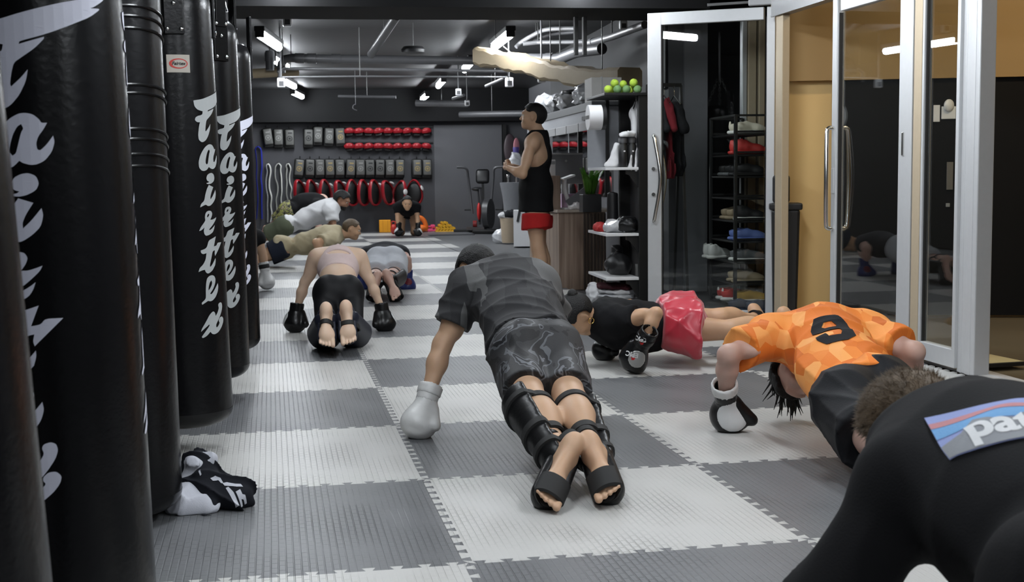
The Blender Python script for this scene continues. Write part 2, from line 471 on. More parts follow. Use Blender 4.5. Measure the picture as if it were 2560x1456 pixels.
for j in range(-2, 21):
    for i in range(-2, 3):
        if i == -2 and j < 6: continue
        if i == 2 and not (j < 6 or j >= 19): continue
        if i == 2 and j == 5: continue
        dark = (i+j) % 2 != 0
        if first: o = protoD; first = False
        else:
            o = protoD.copy(); COL.objects.link(o)
        o.data = protoD.data if dark else meL
        o.location = (X0+i, Y0+j, 0)
        cn = COLN[i] if j < 19 or i < 2 else 'short column near the exercise bike'
        tag(o, f"{'dark' if dark else 'light'} grey puzzle mat, {ORD[j+2]} row from the front, {cn}", 'floor mat', 'foam puzzle mats of the chequered floor')
# narrow border strips along the right edge of the rear mats
for j in range(6, 19):
    bm = BM(); box(bm, (0, 0, -.01), (.16, .995, .02), bev=.003)
    o = obj('mat_edge_strip', bm, MAT_L if j % 2 else MAT_D, loc=(X0+2.085, Y0+j+.5, 0))
    tag(o, f"{'light' if j % 2 else 'dark'} grey narrow edge strip closing {ORD[j+2]} mat row on the right", 'mat edge', 'edge strips of the mats')
# ------------------------------------------------------------------ ceiling lights
def tube_light(loc, d, label, L=1.25, group='ceiling tube lights', drop=.0, part=True):
    t = thing('tube_light', label, 'ceiling light', loc, math.atan2(d[1], d[0])-PI/2, group)
    bm = BM(); box(bm, (0, 0, .025), (.10, L+.06, .05), bev=.008); obj('housing', bm, BLK, t)
    bm = BM(); tube(bm, [(0, -L/2, -.03), (0, L/2, -.03)], .038, 12); obj('glowing_tube', bm, TUBE, t, smooth=True)
    for s in (-1, 1):
        bm = BM(); box(bm, (0, s*(L/2+.012), -.02), (.085, .035, .075), bev=.008); obj('end_cap', bm, BLK, t)
    return t
LR = [PD(1255, 100, 12.96), PD(1170, 163, 16.0), PD(1102, 207, 19.2), PD(1062, 242, 22.4)]
LL = [PD(674, 96, 12.8), PD(722, 205, 19.1), PD(700, 153, 15.9), PD(744, 233, 22.4)]  # last two tubes are added to brighten the rear of the room
dl = np.array([math.sin(TH), math.cos(TH), 0])
names = ['bright tube light above the wrapped tan duct, nearest of the right ceiling row', 'lit ceiling tube seen end-on between grey pipes, second of the right row', 'lit ceiling tube third of the right row, above the thin pipes', 'farthest lit ceiling tube before the dark back bulkhead']
for p, n, rot in zip(LR, names, (.0, .03, .02, .0)):
    tube_light(p+np.array([0, 0, .02]), (dl[0]+rot+.0, dl[1]), n)
for p, n in zip(LL, ['tube light at upper left beside the hanging bags, nearest of its row', 'small lit tube under the pale pipe elbow at left', 'ceiling tube hidden above the grey drain pipe elbow at left', 'farthest ceiling tube of the left row by the back bulkhead']):
    tube_light(p, (dl[0]+.10, dl[1]), n)
# the same rows continue over the front of the room, above the picture
stepR = (LR[1]-LR[0]); 
for k in (1, 2, 3, 4):
    p = LR[0]+np.array([0.0, -3.25*k, 0]); p[2] = 2.5
    tube_light(p, dl, f"ceiling tube of the right row over the front mats, {ORD[k]} towards the camera")
    p = LL[0]+np.array([.12, -3.25*k, 0]); p[2] = 2.5
    tube_light(p, dl, f"ceiling tube of the left row beside the punching bags, {ORD[k]} towards the camera")
# hall downlights
for k, (x, y) in enumerate([(4.4, 7.55), (5.6, 7.3), (4.6, 5.6)]):
    t = thing('hall_downlight', f"round warm downlight in the hall ceiling, {['near the yellow wall', 'over the black wall', 'nearest the glass front'][k]}", 'ceiling light', (x, y, 2.82), 0, 'hall downlights')
    bm = BM(); lathe(bm, [(.085, 0), (.085, .02), (.07, .02)], 20); obj('rim', bm, WHITEP, t)
    bm = BM(); lathe(bm, [(.07, -.004), (.07, .012)], 20); obj('glowing_disc', bm, HALO, t)
# ================================================================== punching bags
BAGM = mat('bag_leather', (.0035, .0035, .004), .27, var=.25, nscale=6, spec=.28, bump=.08, bscale=60)
WORD = mat('pale_print', (.56, .57, .66), .5, var=.04)
WORDG = mat('grey_print', (.42, .44, .44), .5, var=.04)
RIV = mat('rivet_chrome', (.85, .85, .85), .15, metal=1)
CHAIN = mat('chain_steel', (.3, .3, .3), .3, metal=1)
LABW = mat('sewn_label', (.42, .38, .33), .6)
RED = mat('label_red', (.45, .03, .02), .5)
F_ = [(592,0),(560,55),(500,108),(475,122),(530,118),(535,128),(470,190),(380,245),(290,300),(220,335),(125,372),(113,378),(112,396),(235,345),(235,360),(190,430),(130,490),(92,527),(82,600),(78,680),(85,698),(130,640),(165,578),(160,660),(130,760),(90,830),(50,858),(20,855),(-15,820),(-25,740),(-15,600),(-5,560),(-45,560),(-75,530),(-70,490),(-40,465),(0,455),(25,440),(28,395),(0,388),(-50,370),(-90,320),(-105,240),(-100,235),(5,215),(130,165),(300,100),(450,50)]
A1 = [(38,1000),(80,930),(130,893),(165,888),(205,900),(240,940),(248,962),(278,962),(262,1010),(238,1060),(230,1110),(238,1155),(255,1160),(285,1115),(312,1055),(322,1100),(312,1170),(280,1235),(240,1262),(210,1265),(170,1250),(150,1232),(120,1275),(80,1293),(40,1285),(5,1240),(-5,1160),(10,1070)]
A2 = [(148,968),(128,985),(108,1040),(95,1120),(95,1170),(112,1194),(130,1180),(138,1120),(150,1030),(162,1000)]
I1 = [(160,35),(200,28),(240,50),(258,105),(245,155),(200,188),(160,198),(120,192),(120,178),(145,175),(160,160),(130,150),(112,110),(125,60)]
I2 = [(155,210),(235,245),(200,330),(185,390),(190,430),(230,375),(278,285),(290,340),(280,420),(240,480),(190,525),(150,530),(115,505),(75,525),(40,545),(50,490),(92,450),(105,350),(125,270)]
R1 = [(115,640),(135,610),(170,598),(205,608),(224,645),(215,690),(192,738),(230,738),(270,722),(302,705),(290,745),(240,815),(180,880),(182,895),(205,888),(245,855),(272,825),(262,880),(240,930),(190,965),(135,980),(110,950),(100,900),(110,850),(70,890),(40,900),(60,840),(105,770),(118,740),(108,700)]
R2 = [(158,645),(142,670),(142,695),(152,700),(172,670),(170,648)]
T1 = [(295,997),(262,1148),(312,1138),(333,1095),(424,1097),(360,1190),(288,1296),(277,1260),(282,1208),(243,1218),(225,1320),(205,1430),(212,1456),(240,1425),(295,1328),(300,1370),(290,1440),(285,1445),(250,1510),(200,1548),(175,1552),(150,1530),(135,1490),(90,1500),(55,1520),(65,1460),(110,1410),(140,1340),(150,1240),(105,1255),(75,1230),(70,1195),(150,1165),(175,1050),(240,1022)]
E1 = [(170,395),(200,362),(240,352),(280,370),(302,420),(298,480),(270,560),(222,630),(225,640),(250,640),(300,565),(345,482),(357,540),(345,620),(310,695),(265,740),(230,750),(195,738),(165,760),(120,790),(110,760),(150,720),(165,690),(158,560),(160,460)]
E2 = [(235,432),(212,460),(198,520),(196,580),(215,560),(240,510),(248,470)]
X1 = [(400,785),(430,800),(443,850),(430,920),(385,1020),(330,1110),(330,1150),(342,1162),(365,1145),(392,1098),(375,1075),(375,1045),(400,1012),(440,1008),(470,1045),(465,1100),(430,1170),(370,1240),(310,1264),(270,1250),(245,1215),(200,1270),(150,1300),(130,1280),(160,1230),(230,1120),(225,1100),(170,1150),(120,1200),(130,1150),(180,1050),(220,960),(255,920),(280,908),(305,930),(318,985),(350,935),(372,870),(358,830),(365,800)]
def chaikin(lp):
    out = []; n = len(lp)
    for i in range(n):
        a, b, c = lp[i-1], lp[i], lp[(i+1) % n]; u = Vector((b[0]-a[0], b[1]-a[1])); v = Vector((c[0]-b[0], c[1]-b[1]))
        if u.length > 1e-6 and v.length > 1e-6 and u.angle(v) > 1.35: out.append(b)       # keep pen tips sharp
        else: out += [(b[0]*.8+a[0]*.2, b[1]*.8+a[1]*.2), (b[0]*.8+c[0]*.2, b[1]*.8+c[1]*.2)]
    return out
def lett(loops, dy):
    loops = [chaikin(chaikin(lp)) for lp in loops]
    return [[((x-(45+(y+dy-450)*.082)), -(y+dy)) for x, y in lp] for lp in loops]
WORDS = []
for lp, dy in (([F_], 0), ([A1, A2], 0), ([I1], 1294), ([I2], 1294), ([R1, R2], 1294), ([T1], 1294), ([E1, E2], 2523), ([X1], 2523)): WORDS.append(lett(lp, dy))
def bag_word(zt, H, az, rfun, wx=1.3, M=None, only=None):
    """lettering wrapped round a bag: zt top height, H total height"""
    k = H/3790.0; out = BM()
    for loops in WORDS:
        b = flat_shape([[(x*k*wx, y*k) for x, y in lp] for lp in loops], .02)
        for v in b.verts:
            z = zt+v.co.y; r = rfun(z)+.0018; a = az+v.co.x/r
            v.co = Vector((r*math.cos(a), r*math.sin(a), z))
        me = bpy.data.meshes.new('t'); b.to_mesh(me); b.free(); out.from_mesh(me); bpy.data.meshes.remove(me)
    return out
def bag(pos, r, z0, z1, label, words=(), print_m=WORD, wrapped=(), tilt=0, labelaz=None, rnd=.08, buckles=(), taper=.0):
    t = thing('punching_bag', label, 'punching bag', (pos[0], pos[1], 0), 0, 'black punching bags hanging in a row')
    t.rotation_euler = (0, tilt, 0)
    rf = lambda z: r*(1-taper*(z-z0)/(z1-z0))
    prof = [(.02, z0)]
    for k in range(1, 9):
        a = PI/2*k/8; prof.append((r-rnd+rnd*math.sin(a), z0+rnd*.8*(1-math.cos(a))))
    n = 40
    for k in range(n+1):
        z = z0+rnd*.8+(z1-.06-z0-rnd*.8)*k/n; prof.append((rf(z), z))
    prof += [(rf(z1)*.93, z1-.02), (rf(z1)*.8, z1), (.03, z1+.005)]
    bm = BM(); lathe(bm, prof, 72); b = obj('bag_body', bm, BAGM, t, smooth=True, angle=60)
    for zt, H, az, wx in words:
        obj('printed_lettering', bag_word(zt, H, az, rf, wx), print_m, t)['label'] = 'pale printed lettering running down the bag'
    for (zb, sl) in wrapped:      # slanting tape creases
        bm = BM(); pts = []
        for k in range(48):
            a = 2*PI*k/48; pts.append(((rf(zb)+.0015)*math.cos(a), (rf(zb)+.0015)*math.sin(a), zb+sl*math.cos(a+.9)))
        tube(bm, pts, .0045, 6, closed=True); obj('tape_ridge', bm, BAGM, t, smooth=True)
    for az in buckles:            # riveted strap plates near the top
        c, s = math.cos(az), math.sin(az)
        M = frame_at((c*(rf(z1)+.004), s*(rf(z1)+.004), z1-.10), (-s, c, 0), (0, 0, 1))
        bm = BM(); box(bm, (0, 0, 0), (.075, .19, .012), bev=.004); box(bm, (0, .16, .004), (.055, .2, .014), bev=.004); st = obj('strap_plate', bm_xf(bm, M), BAGM, t)
        for q in ((-.025, .075), (.025, .075), (0, .02), (-.025, -.075), (.025, -.075)):
            bm = BM(); ell(bm, (q[0], q[1], .008), (.008, .008, .005), None, 10, 6); obj('rivet', bm_xf(bm, M), RIV, st, smooth=True)
    if labelaz is not None:
        az, zl = labelaz; c, s = math.cos(az), math.sin(az); rr = rf(zl)
        def wrapc(b, off):
            for v in b.verts:
                a = az+v.co.x/rr; q = rr+off+v.co.z; v.co = Vector((q*math.cos(a), q*math.sin(a), zl+v.co.y))
            return b
        bm = BM(); box(bm, (0, 0, 0), (.085, .066, .003)); grid_cut(bm, .015, (0,)); lb = obj('sewn_label', wrapc(bm, .002), LABW, t)
        ring = [[(.034*math.cos(q), .019*math.sin(q)) for q in np.linspace(0, 2*PI, 25)[:-1]], [(.027*math.cos(q)+.003, .015*math.sin(q)) for q in np.linspace(0, 2*PI, 25)[:-1]]]
        b = flat_shape(ring, .01); obj('label_ring', wrapc(b, .0045), RED, lb)
        b = text_bm('Fairtex', .017, .004, bold=.0004, shear=.25); obj('label_word', wrapc(b, .0048), BAGM, lb)
    # chains to the ceiling
    zc = CZ if z1 < CZ-.1 else CZ
    if z1 < CZ-.05:
        for k in range(4):
            a = PI/4+k*PI/2; bm = BM(); p0 = Vector((.8*r*math.cos(a), .8*r*math.sin(a), z1-.01)); p1 = Vector((.02*math.cos(a), .02*math.sin(a), min(z1+.3, CZ-.06)))
            for q in range(9):
                m0 = p0.lerp(p1, q/9); m1 = p0.lerp(p1, (q+1.25)/9 if q < 8 else 1); x, y, d = basis(m1-m0)
                w = x if q % 2 else y
                tube(bm, [m0+w*.008, (m0+m1)/2+w*.012, m1+w*.008, m1-w*.008, (m0+m1)/2-w*.012, m0-w*.008], .0032, 5, closed=True)
            obj('chain', bm, CHAIN, t, smooth=True)
        bm = BM(); tube(bm, [(0, 0, min(z1+.28, CZ-.08)), (0, 0, CZ)], .012, 8); obj('swivel_hook', bm, CHAIN, t, smooth=True)
    return t
def bagpos(x, d):
    p = PD(x, 900, d); return p
def cam_az(p): return math.atan2(-p[1], -p[0])     # azimuth from the bag to the camera
RB = .18
specs = [(-190, 1.78), (160, 2.9), (297, 4.0), (464, 5.07), (529, 6.19), (572, 7.27)]
ps = [bagpos(*s) for s in specs]
def az_off(p, off): return cam_az(p)+off
p = ps[0]; bag(p, .178, .03, 2.45, 'black punching bag cut off by the left frame edge, nearest the camera', tilt=-.05)
p = ps[1]
bag(p, .184, .03, 2.45, 'tall black punching bag with pale lettering, second nearest and largest in view', words=[(1.468, 1.09, az_off(p, -.42), 1.38), (1.50, 1.0, az_off(p, 1.58), 1.3)], taper=.10, tilt=-.012)
p = ps[2]
bag(p, .178, .03, 2.45, 'plain black punching bag with slanting tape creases, behind the large lettered bag', wrapped=[(1.53, .05), (1.50, .05), (1.465, .05), (1.31, .04), (1.28, .045), (1.17, .05), (1.14, .05), (1.10, .045), (1.06, .05)], taper=.12)
p = ps[3]
bag(p, .180, .10, 1.80, 'black hanging bag with sewn label and lettering, third from the back of the row', words=[(1.42, .955, az_off(p, .74), 1.3)], print_m=WORDG, labelaz=(az_off(p, .18), 1.497), buckles=(az_off(p, .12), az_off(p, 1.7)), taper=.10, tilt=-.012)
p = ps[4]
bag(p, .180, .11, 1.80, 'black lettered hanging bag second from the back of the row', words=[(1.41, .955, az_off(p, .60), 1.3)], print_m=WORDG, buckles=(az_off(p, .55), az_off(p, 2.1)), taper=.08)
p = ps[5]
bag(p, .180, .10, 1.80, 'black lettered hanging bag farthest back, next to the exercising people', words=[(1.42, .955, az_off(p, .55), 1.3)], print_m=WORD, buckles=(az_off(p, .3), az_off(p, 1.9)), taper=.06)
# ================================================================== people
def skinmat(name, col, rough=.5): return mat(name, col, rough, var=.06, nscale=22, sss=.12, bump=.05, bscale=300, spec=.4)
SK_TAN = skinmat('skin_tan', (.53, .335, .215)); SK_PALE = skinmat('skin_pale', (.62, .40, .32)); SK_FAIR = skinmat('skin_fair', (.62, .44, .32)); SK_PINK = skinmat('skin_pink', (.50, .325, .265)); SK_BROWN = skinmat('skin_brown', (.27, .135, .080)); SK_WARM = skinmat('skin_warm', (.50, .30, .18))
HAIRB = mat('hair_black', (.0045, .004, .004), .6, var=.4, nscale=120, bump=.6, bscale=160, spec=.4)
HAIRD = mat('hair_dark_brown', (.055, .034, .020), .55, var=.5, nscale=90, bump=.8, bscale=150)
HAIRL = mat('hair_light_brown', (.10, .066, .036), .6, var=.45, nscale=40, bump=.3, bscale=200)
EYEW = mat('eye_white', (.7, .68, .64), .2, var=.02); EYEB = mat('eye_dark', (.02, .012, .008), .15, var=.1)
LEATHB = mat('leather_black', (.006, .006, .0065), .3, var=.2, spec=.35, bump=.1, bscale=70)
LEATHW = mat('leather_white', (.62, .62, .61), .38, var=.04, bump=.12, bscale=40)
STRAPM = mat('strap_black', (.008, .008, .008), .7, var=.2)
def L(a, b, t): return np.array(a)*(1-t)+np.array(b)*t
def folds(seed, amp, freq=22, axis=None, n=5, power=1):
    rr = random.Random(seed); W = []
    for i in range(n):
        v = np.array([rr.uniform(-1, 1) for _ in range(3)])
        if axis is not None: a = nrm(axis); v = v-a*(v@a)*.85
        v = nrm(v)*freq*rr.uniform(.55, 1.5); W.append((v, rr.uniform(0, 6.28)))
    q = [(nrm([rr.uniform(-1, 1) for _ in range(3)])*freq*.35, rr.uniform(0, 6.28)) for _ in range(2)]
    def f(X, Y, Z):
        o = 0
        wob = sum(np.sin(v[0]*X+v[1]*Y+v[2]*Z+p) for v, p in q)*1.2
        for v, p in W:
            r = 1-np.abs(np.sin((v[0]*X+v[1]*Y+v[2]*Z+p+wob)*.5)); o = o+r*r*r
        return (-1.25*amp*np.minimum(o/n*2.2, 1.3)).astype(np.float32)
    return f
class Body:
    def __init__(s, J, h=.012, bulk=1.0, fem=False, chest=1.0):
        s.J = J; J.update({k: np.array(v, float) for k, v in J.items()}); s.h = h; s.b = bulk; s.fem = fem; s.ch = chest
        J['pel'] = (J['hipL']+J['hipR'])/2
        if 'neck' not in J: J['neck'] = (J['shL']+J['shR'])/2
        s.X = nrm(J['shR']-J['shL']); s.U = nrm(J['neck']-J['pel']); s.Fr = nrm(np.cross(s.X, s.U)) if 'front' not in J else nrm(J['front'])
        # front: up x front = left  ->  front = left x up
        s.Fr = nrm(np.cross(-s.X, s.U))
        s.XH = nrm(J['hipR']-J['hipL'])
    def torso(s, S, g=0.0, w=1.0, sh=True):
        J, b = s.J, s.b; P, N = J['pel'], J['neck']; Fr = s.Fr
        mid = J.get('mid', L(P, N, .42)); che = J.get('chest', L(P, N, .74))
        fw = .92 if s.fem else 1
        S.ell(P+Fr*-.01, ((.145 if not s.fem else .148)*b*w+g, .12*b+g, .102*b+g), s.XH, nrm(mid-P), k=.05)
        S.ell(mid, (.140*b*fw*w+g, .15*b+g, .100*b+g), L(s.XH, s.X, .5), nrm(che-P), k=.06)
        S.ell(che, (.168*b*fw*s.ch*w+g, .19*b+g, .118*b*s.ch+g), s.X, nrm(N-mid), k=.05)
        if sh:
            S.cone(L(J['shL'], N, .15), L(J['shR'], N, .15), .062*b+g, .062*b+g, k=.06)
            for q in ('L', 'R'): S.cone(J['sh'+q], L(J['sh'+q], N, .9)-Fr*.02, .055*b+g, .05*b+g, k=.05)
        for q, sg in (('L', -1), ('R', 1)): S.ell(J['hip'+q]-Fr*.045+s.XH*sg*-.01, (.080*b+g, .100*b+g, .082*b+g), s.XH, s.U, k=.04)
        return S
    def arm(s, S, q, g=0.0, t0=0, t1=2.0, lo=0, flat=False):
        """t in 0..1 upper arm, 1..2 forearm"""
        J, b = s.J, s.b*(.84 if s.fem else 1); a, e, w = J['sh'+q], J['el'+q], J['wr'+q]
        S.ell(L(a, e, .06), (.052*b+g, .072*b+g, .053*b+g), s.X, nrm(e-a), k=.04)
        if t1 <= 1:
            S.cone(a, L(a, e, t1), .048*b+g+lo*.5, (.048-.011*t1)*b+g+lo, k=.035, flat=flat); return S
        S.cone(a, e, .048*b+g, .037*b+g, k=.03)
        m = L(a, e, .5)+nrm(np.cross(s.X, e-a)+1e-6)*0; S.ell(m, (.043*b+g, min(.11*b, .36*np.linalg.norm(e-a))+g, .044*b+g), s.X, nrm(e-a), k=.04)
        S.cone(e, L(e, w, .35), (.038*b+g), .040*b+g, k=.03); S.cone(L(e, w, .35), w, .040*b+g, .027*b+g, k=.03)
        return S
    def thigh(s, S, q, g=0.0, t1=1.0, lo=0, flat=False, k=.035):
        J, b = s.J, s.b*(.95 if s.fem else 1); a, kn = J['hip'+q], J['kn'+q]
        S.cone(a, L(a, kn, t1), .086*b+g+lo*.4, (.086-.030*t1)*b+g+lo, k=k, flat=flat); return S
    def shin(s, S, q, g=0.0, foot=True, toes=True):
        J, b = s.J, s.b*(.95 if s.fem else 1); kn, an, to = J['kn'+q], J['an'+q], J['to'+q]
        hip = J['hip'+q]
        S.cone(kn, L(kn, an, .3), .056*b+g, .054*b+g, k=.03)
        d = nrm(an-kn); toe = nrm(to-an); back = -(toe-d*(toe@d)); back = nrm(back)
        S.ell(L(kn, an, .3)+back*.015, (.054*b+g, .12*b+g, .056*b+g), np.cross(d, back), d, k=.04)
        S.cone(L(kn, an, .3), an, .046*b+g, .034*b+g, k=.03)
        if foot: s.foot(S, q, g, toes)
        return S
    def foot(s, S, q, g=0.0, toes=True):
        J = s.J; an, to, kn = J['an'+q], J['to'+q], J['kn'+q]
        t = nrm(to-an); up = nrm(kn-an); up = nrm(up-t*(up@t)) if abs(up@t) < .95 else up
        if 'sole'+q in J: up = -nrm(J['sole'+q]); up = nrm(up-t*(up@t))
        Lt = np.linalg.norm(to-an); lat = np.cross(t, up); sg = 1 if q == 'R' else -1   # +lat is the right side
        heel = an-t*.034-up*.054; ball = an+t*(Lt-.055)-up*.05
        S.cone(an, heel+up*.02, .033+g, .033+g, k=.03); S.ell(heel, (.034+g, .044+g, .038+g), lat, t, k=.015)
        S.cone(an-up*.01, ball+up*.015, .035+g, .024+g, k=.03); S.cone(heel, ball+lat*sg*.016, .022+g, .019+g, k=.03)
        S.ell(ball, (.046+g, .05+g, .022+g), lat, t, k=.03)
        if toes:
            for i, (o, ln, r) in enumerate([(-.032, .054, .0135), (-.0095, .052, .0092), (.0095, .046, .0088), (.027, .038, .0084), (.042, .028, .0082)]):
                bb = ball+lat*sg*o+t*.03; S.cone(bb, bb+t*ln*.8-up*.008, r+g, r*.95+g, k=.005)
        return S
    def head(s, S, k=1.0, face=True):
        J = s.J; C, f, u = J['head'], nrm(J['face']), J['crown']; u = np.array(u, float); u = nrm(u-f*(u@f)); l = np.cross(u, f); s.hd = (C, f, u, l, k)
        p = lambda a, b, c: C+(l*a+f*b+u*c)*k
        S.ell(p(0, -.008, .012), (.076*k, .097*k, .088*k), l, f, k=.03)
        S.ell(p(0, .035, -.055), (.056*k, .058*k, .066*k), l, f, k=.04)
        S.ell(p(0, .070, -.098), (.027*k, .022*k, .020*k), l, f, k=.03)
        if face:
            S.cone(p(0, .088, .000), p(0, .108, -.036), .009*k, .013*k, k=.012)
            S.ell(p(0, .086, .022), (.052*k, .018*k, .012*k), l, f, k=.02)
            for q in (-1, 1):
                S.ell(p(q*.042, .060, -.040), (.026*k, .026*k, .022*k), l, f, k=.025)
                S.ell(p(q*.032, .100, -.004), (.016*k, .012*k, .010*k), l, f, k=.012, sub=True)
            S.ell(p(0, .089, -.066), (.024*k, .012*k, .007*k), l, f, k=.008); S.ell(p(0, .088, -.078), (.021*k, .012*k, .007*k), l, f, k=.008)
        for q in (-1, 1):
            S.ell(p(q*.077, -.008, -.014), (.009*k, .019*k, .031*k), l+f*q*.3, f, k=.008)
            S.ell(p(q*.083, -.002, -.014), (.006*k, .009*k, .017*k), l+f*q*.3, f, k=.006, sub=True)
        S.cone(L(J['neck'], C, .0), p(0, -.018, -.06), .060*s.b*(.86 if s.fem else 1), .053*k*(.9 if s.fem else 1), k=.035)
        return S
    def eyes(s, par, org):
        C, f, u, l, k = s.hd
        for q in (-1, 1):
            c = C+(l*q*.032+f*.0825+u*-.004)*k-np.array(org); bm = BM(); ell(bm, c, (.0095*k,)*3, None, 14, 10); e = obj('eye', bm, EYEW, par, smooth='all')
            bm = BM(); ell(bm, c+f*.0030*k, (.0078*k,)*3, None, 12, 8); obj('iris', bm, EYEB, e, smooth='all')
    def hair(s, par, org, m, thick=.012, low=-.02, front=.05, amp=.004, freq=90, h=None, extra=None, name='hair', ears=True):
        C, f, u, l, k = s.hd
        S = SDF(h or min(s.h, .009)); S.ell(C+(-.012*f+.016*u)*k, ((.077)*k+thick, .098*k+thick, .088*k+thick), l, f)
        if extra: extra(S, C, f, u, l, k)
        n1 = nrm(-u-f*.0); 
        def cut(X, Y, Z):
            a = (X-C[0])*f[0]+(Y-C[1])*f[1]+(Z-C[2])*f[2]; b = (X-C[0])*u[0]+(Y-C[1])*u[1]+(Z-C[2])*u[2]; c = (X-C[0])*l[0]+(Y-C[1])*l[1]+(Z-C[2])*l[2]
            # hairline: high in front, lower at the back, clear of the ears
            line = np.where(a > front*k, .055*k+(a-front*k)*.6, np.where(a > -.01, .02*k+.3*(a), low*k+np.minimum(0, a+.01)*.75))
            ear = .040-np.sqrt((a/k+.004)**2+((b/k+.012)*.8)**2)+0*c if ears else -1.0+0*c
            return np.maximum((line-b)*.7, ear).astype(np.float32)
        S2 = S.mesh(disp=folds(5, amp, freq), cuts=() if extra == 'all' else (cut,))
        return npobj(name, S2, m, par, org)
    def mesh(s, S, **k): return S.mesh(**k)
GLOVE_K = 1.0
def glove(par, org, w, hnd, side, mats, thumb=None, h=.009, cuff=.075, size=1.0, patch=None, knuckle=None, band=None):
    """boxing glove: w wrist, hnd centre of the fist, thumb direction, knuckle = direction the fingers curl to"""
    w = np.array(w); hnd = np.array(hnd); d = nrm(hnd-w); th = nrm(np.array(thumb)); th = nrm(th-d*(th@d)); kk = np.cross(d, th)*(1 if knuckle is None else 1)
    if knuckle is not None:
        kk = np.array(knuckle); kk = nrm(kk-d*(kk@d)); 
    z = size; S = SDF(h)
    S.ell(hnd+d*.006*z, (.066*z, .066*z, .058*z), th, d, k=.03); S.ell(hnd+d*.022*z+kk*.026*z, (.062*z, .046*z, .048*z), th, d, k=.03)
    S.cone(hnd-d*.045*z+th*.034*z, hnd+d*.012*z+th*.062*z+kk*.042*z, .024*z, .023*z, k=.008)
    S.cone(w+d*.01, hnd, .040*z, .046*z, k=.03)
    S.cone(hnd+d*.055*z+kk*.075*z-th*.05*z, hnd+d*.055*z+kk*.075*z+th*.02*z, .014*z, .014*z, k=.02, sub=True)
    g = npobj('boxing_glove', S.mesh(), mats[0], par, org)
    S = SDF(h*.8); S.cone(w-d*cuff*z, w+d*.014*z, .043*z, .041*z, k=.0, flat=True); S.cone(w-d*(cuff+.05)*z, w-d*(cuff-.03)*z, .034*z, .034*z, k=0, sub=True)
    c = npobj('cuff', S.mesh(cuts=((w-d*cuff*z, -d),)), mats[1], g, (0,0,0)); c.data.transform(Matrix.Translation(-Vector(org)))
    if band is not None:
        S = SDF(h*.8); S.cone(w-d*.05*z, w-d*.012*z, .0465*z, .0455*z, k=0, flat=True)
        b = npobj('wrist_strap', S.mesh(cuts=((w-d*.05*z, -d),)), band, g); b.data.transform(Matrix.Translation(-Vector(org)))
    if patch is not None:
        pm, off, rad = patch; S = SDF(h*.7)
        S.pr = []; 
        S.ell(hnd+d*.006*z, (.068*z, .068*z, .060*z), th, d, k=.02); S.ell(hnd+d*.022*z+kk*.026*z, (.064*z, .048*z, .050*z), th, d, k=.03); S.cone(w+d*.01, hnd, .042*z, .048*z, k=.03)
        o = np.array(off); c0 = hnd+d*o[0]*z+th*o[1]*z+kk*o[2]*z
        q = npobj('glove_panel', S.mesh(cuts=(lambda X, Y, Z: (np.sqrt((X-c0[0])**2+(Y-c0[1])**2+(Z-c0[2])**2)-rad*z).astype(np.float32),)), pm, g); q.data.transform(Matrix.Translation(-Vector(org)))
    return g
def ring_band(par, org, c, ax, r1, r2, w, X, m, name='strap', t=.004, tilt=0, on=None):
    """flat strap round a limb: centre c, limb axis ax, half axes r1 (along X) and r2; with on=(meshes) it hugs them"""
    ax = nrm(ax); X = np.array(X, float); X = nrm(X-ax*(X@ax)); Y = np.cross(ax, X); bm = BM(); n = 40; R_ = []; c = np.array(c)-np.array(org)
    rad = []
    for k in range(n):
        a = 2*PI*k/n; e = X*math.cos(a)*r1+Y*math.sin(a)*r2
        if on:
            d = nrm(e); hs = []
            for qi, q in enumerate(on):
                for off in (-.4, 0, .4):
                    cc = c+ax*(tilt*math.sin(a)+off*w)
                    if qi == 0: ok, loc, no, _ = q.ray_cast(Vector(cc), Vector(d), distance=.11)
                    else: ok, loc, no, _ = q.ray_cast(Vector(cc+d*.14), Vector(-d), distance=.14)
                    if ok: hs.append((np.array(loc)-cc)@d)
            rad.append((d, min(max(hs)+.001, .115) if hs else np.linalg.norm(e)))
        else: rad.append((nrm(e), np.linalg.norm(e)))
    rs = [max(rad[k][1], .5*(rad[k-1][1]+rad[(k+1) % n][1])) for k in range(n)]
    for k in range(n):
        o = rad[k][0]; ce = c+o*rs[k]+ax*tilt*math.sin(2*PI*k/n)
        R_.append([bm.verts.new(Vector(ce-o*.004+ax*w/2)), bm.verts.new(Vector(ce+o*t+ax*w*.44)), bm.verts.new(Vector(ce+o*t-ax*w*.44)), bm.verts.new(Vector(ce-o*.004-ax*w/2))])
    for k in range(n):
        A, B = R_[k], R_[(k+1) % n]
        for i in range(4): bm.faces.new((A[i], B[i], B[(i+1) % 4], A[(i+1) % 4]))
    bmesh.ops.recalc_face_normals(bm, faces=bm.faces)
    return obj(name, bm, m, par, smooth=True)
def part_of(t, nm): return [c for c in t.children if c.name.split('.')[0] == nm][0]
def hit(px, py, o, org):
    """point of a mesh part seen at a photo position"""
    ok, loc, no, _ = o.ray_cast(Vector(CO-np.array(org)), Vector(nrm(ray(px, py)))); return (np.array(loc)+np.array(org) if ok else None), np.array(no)
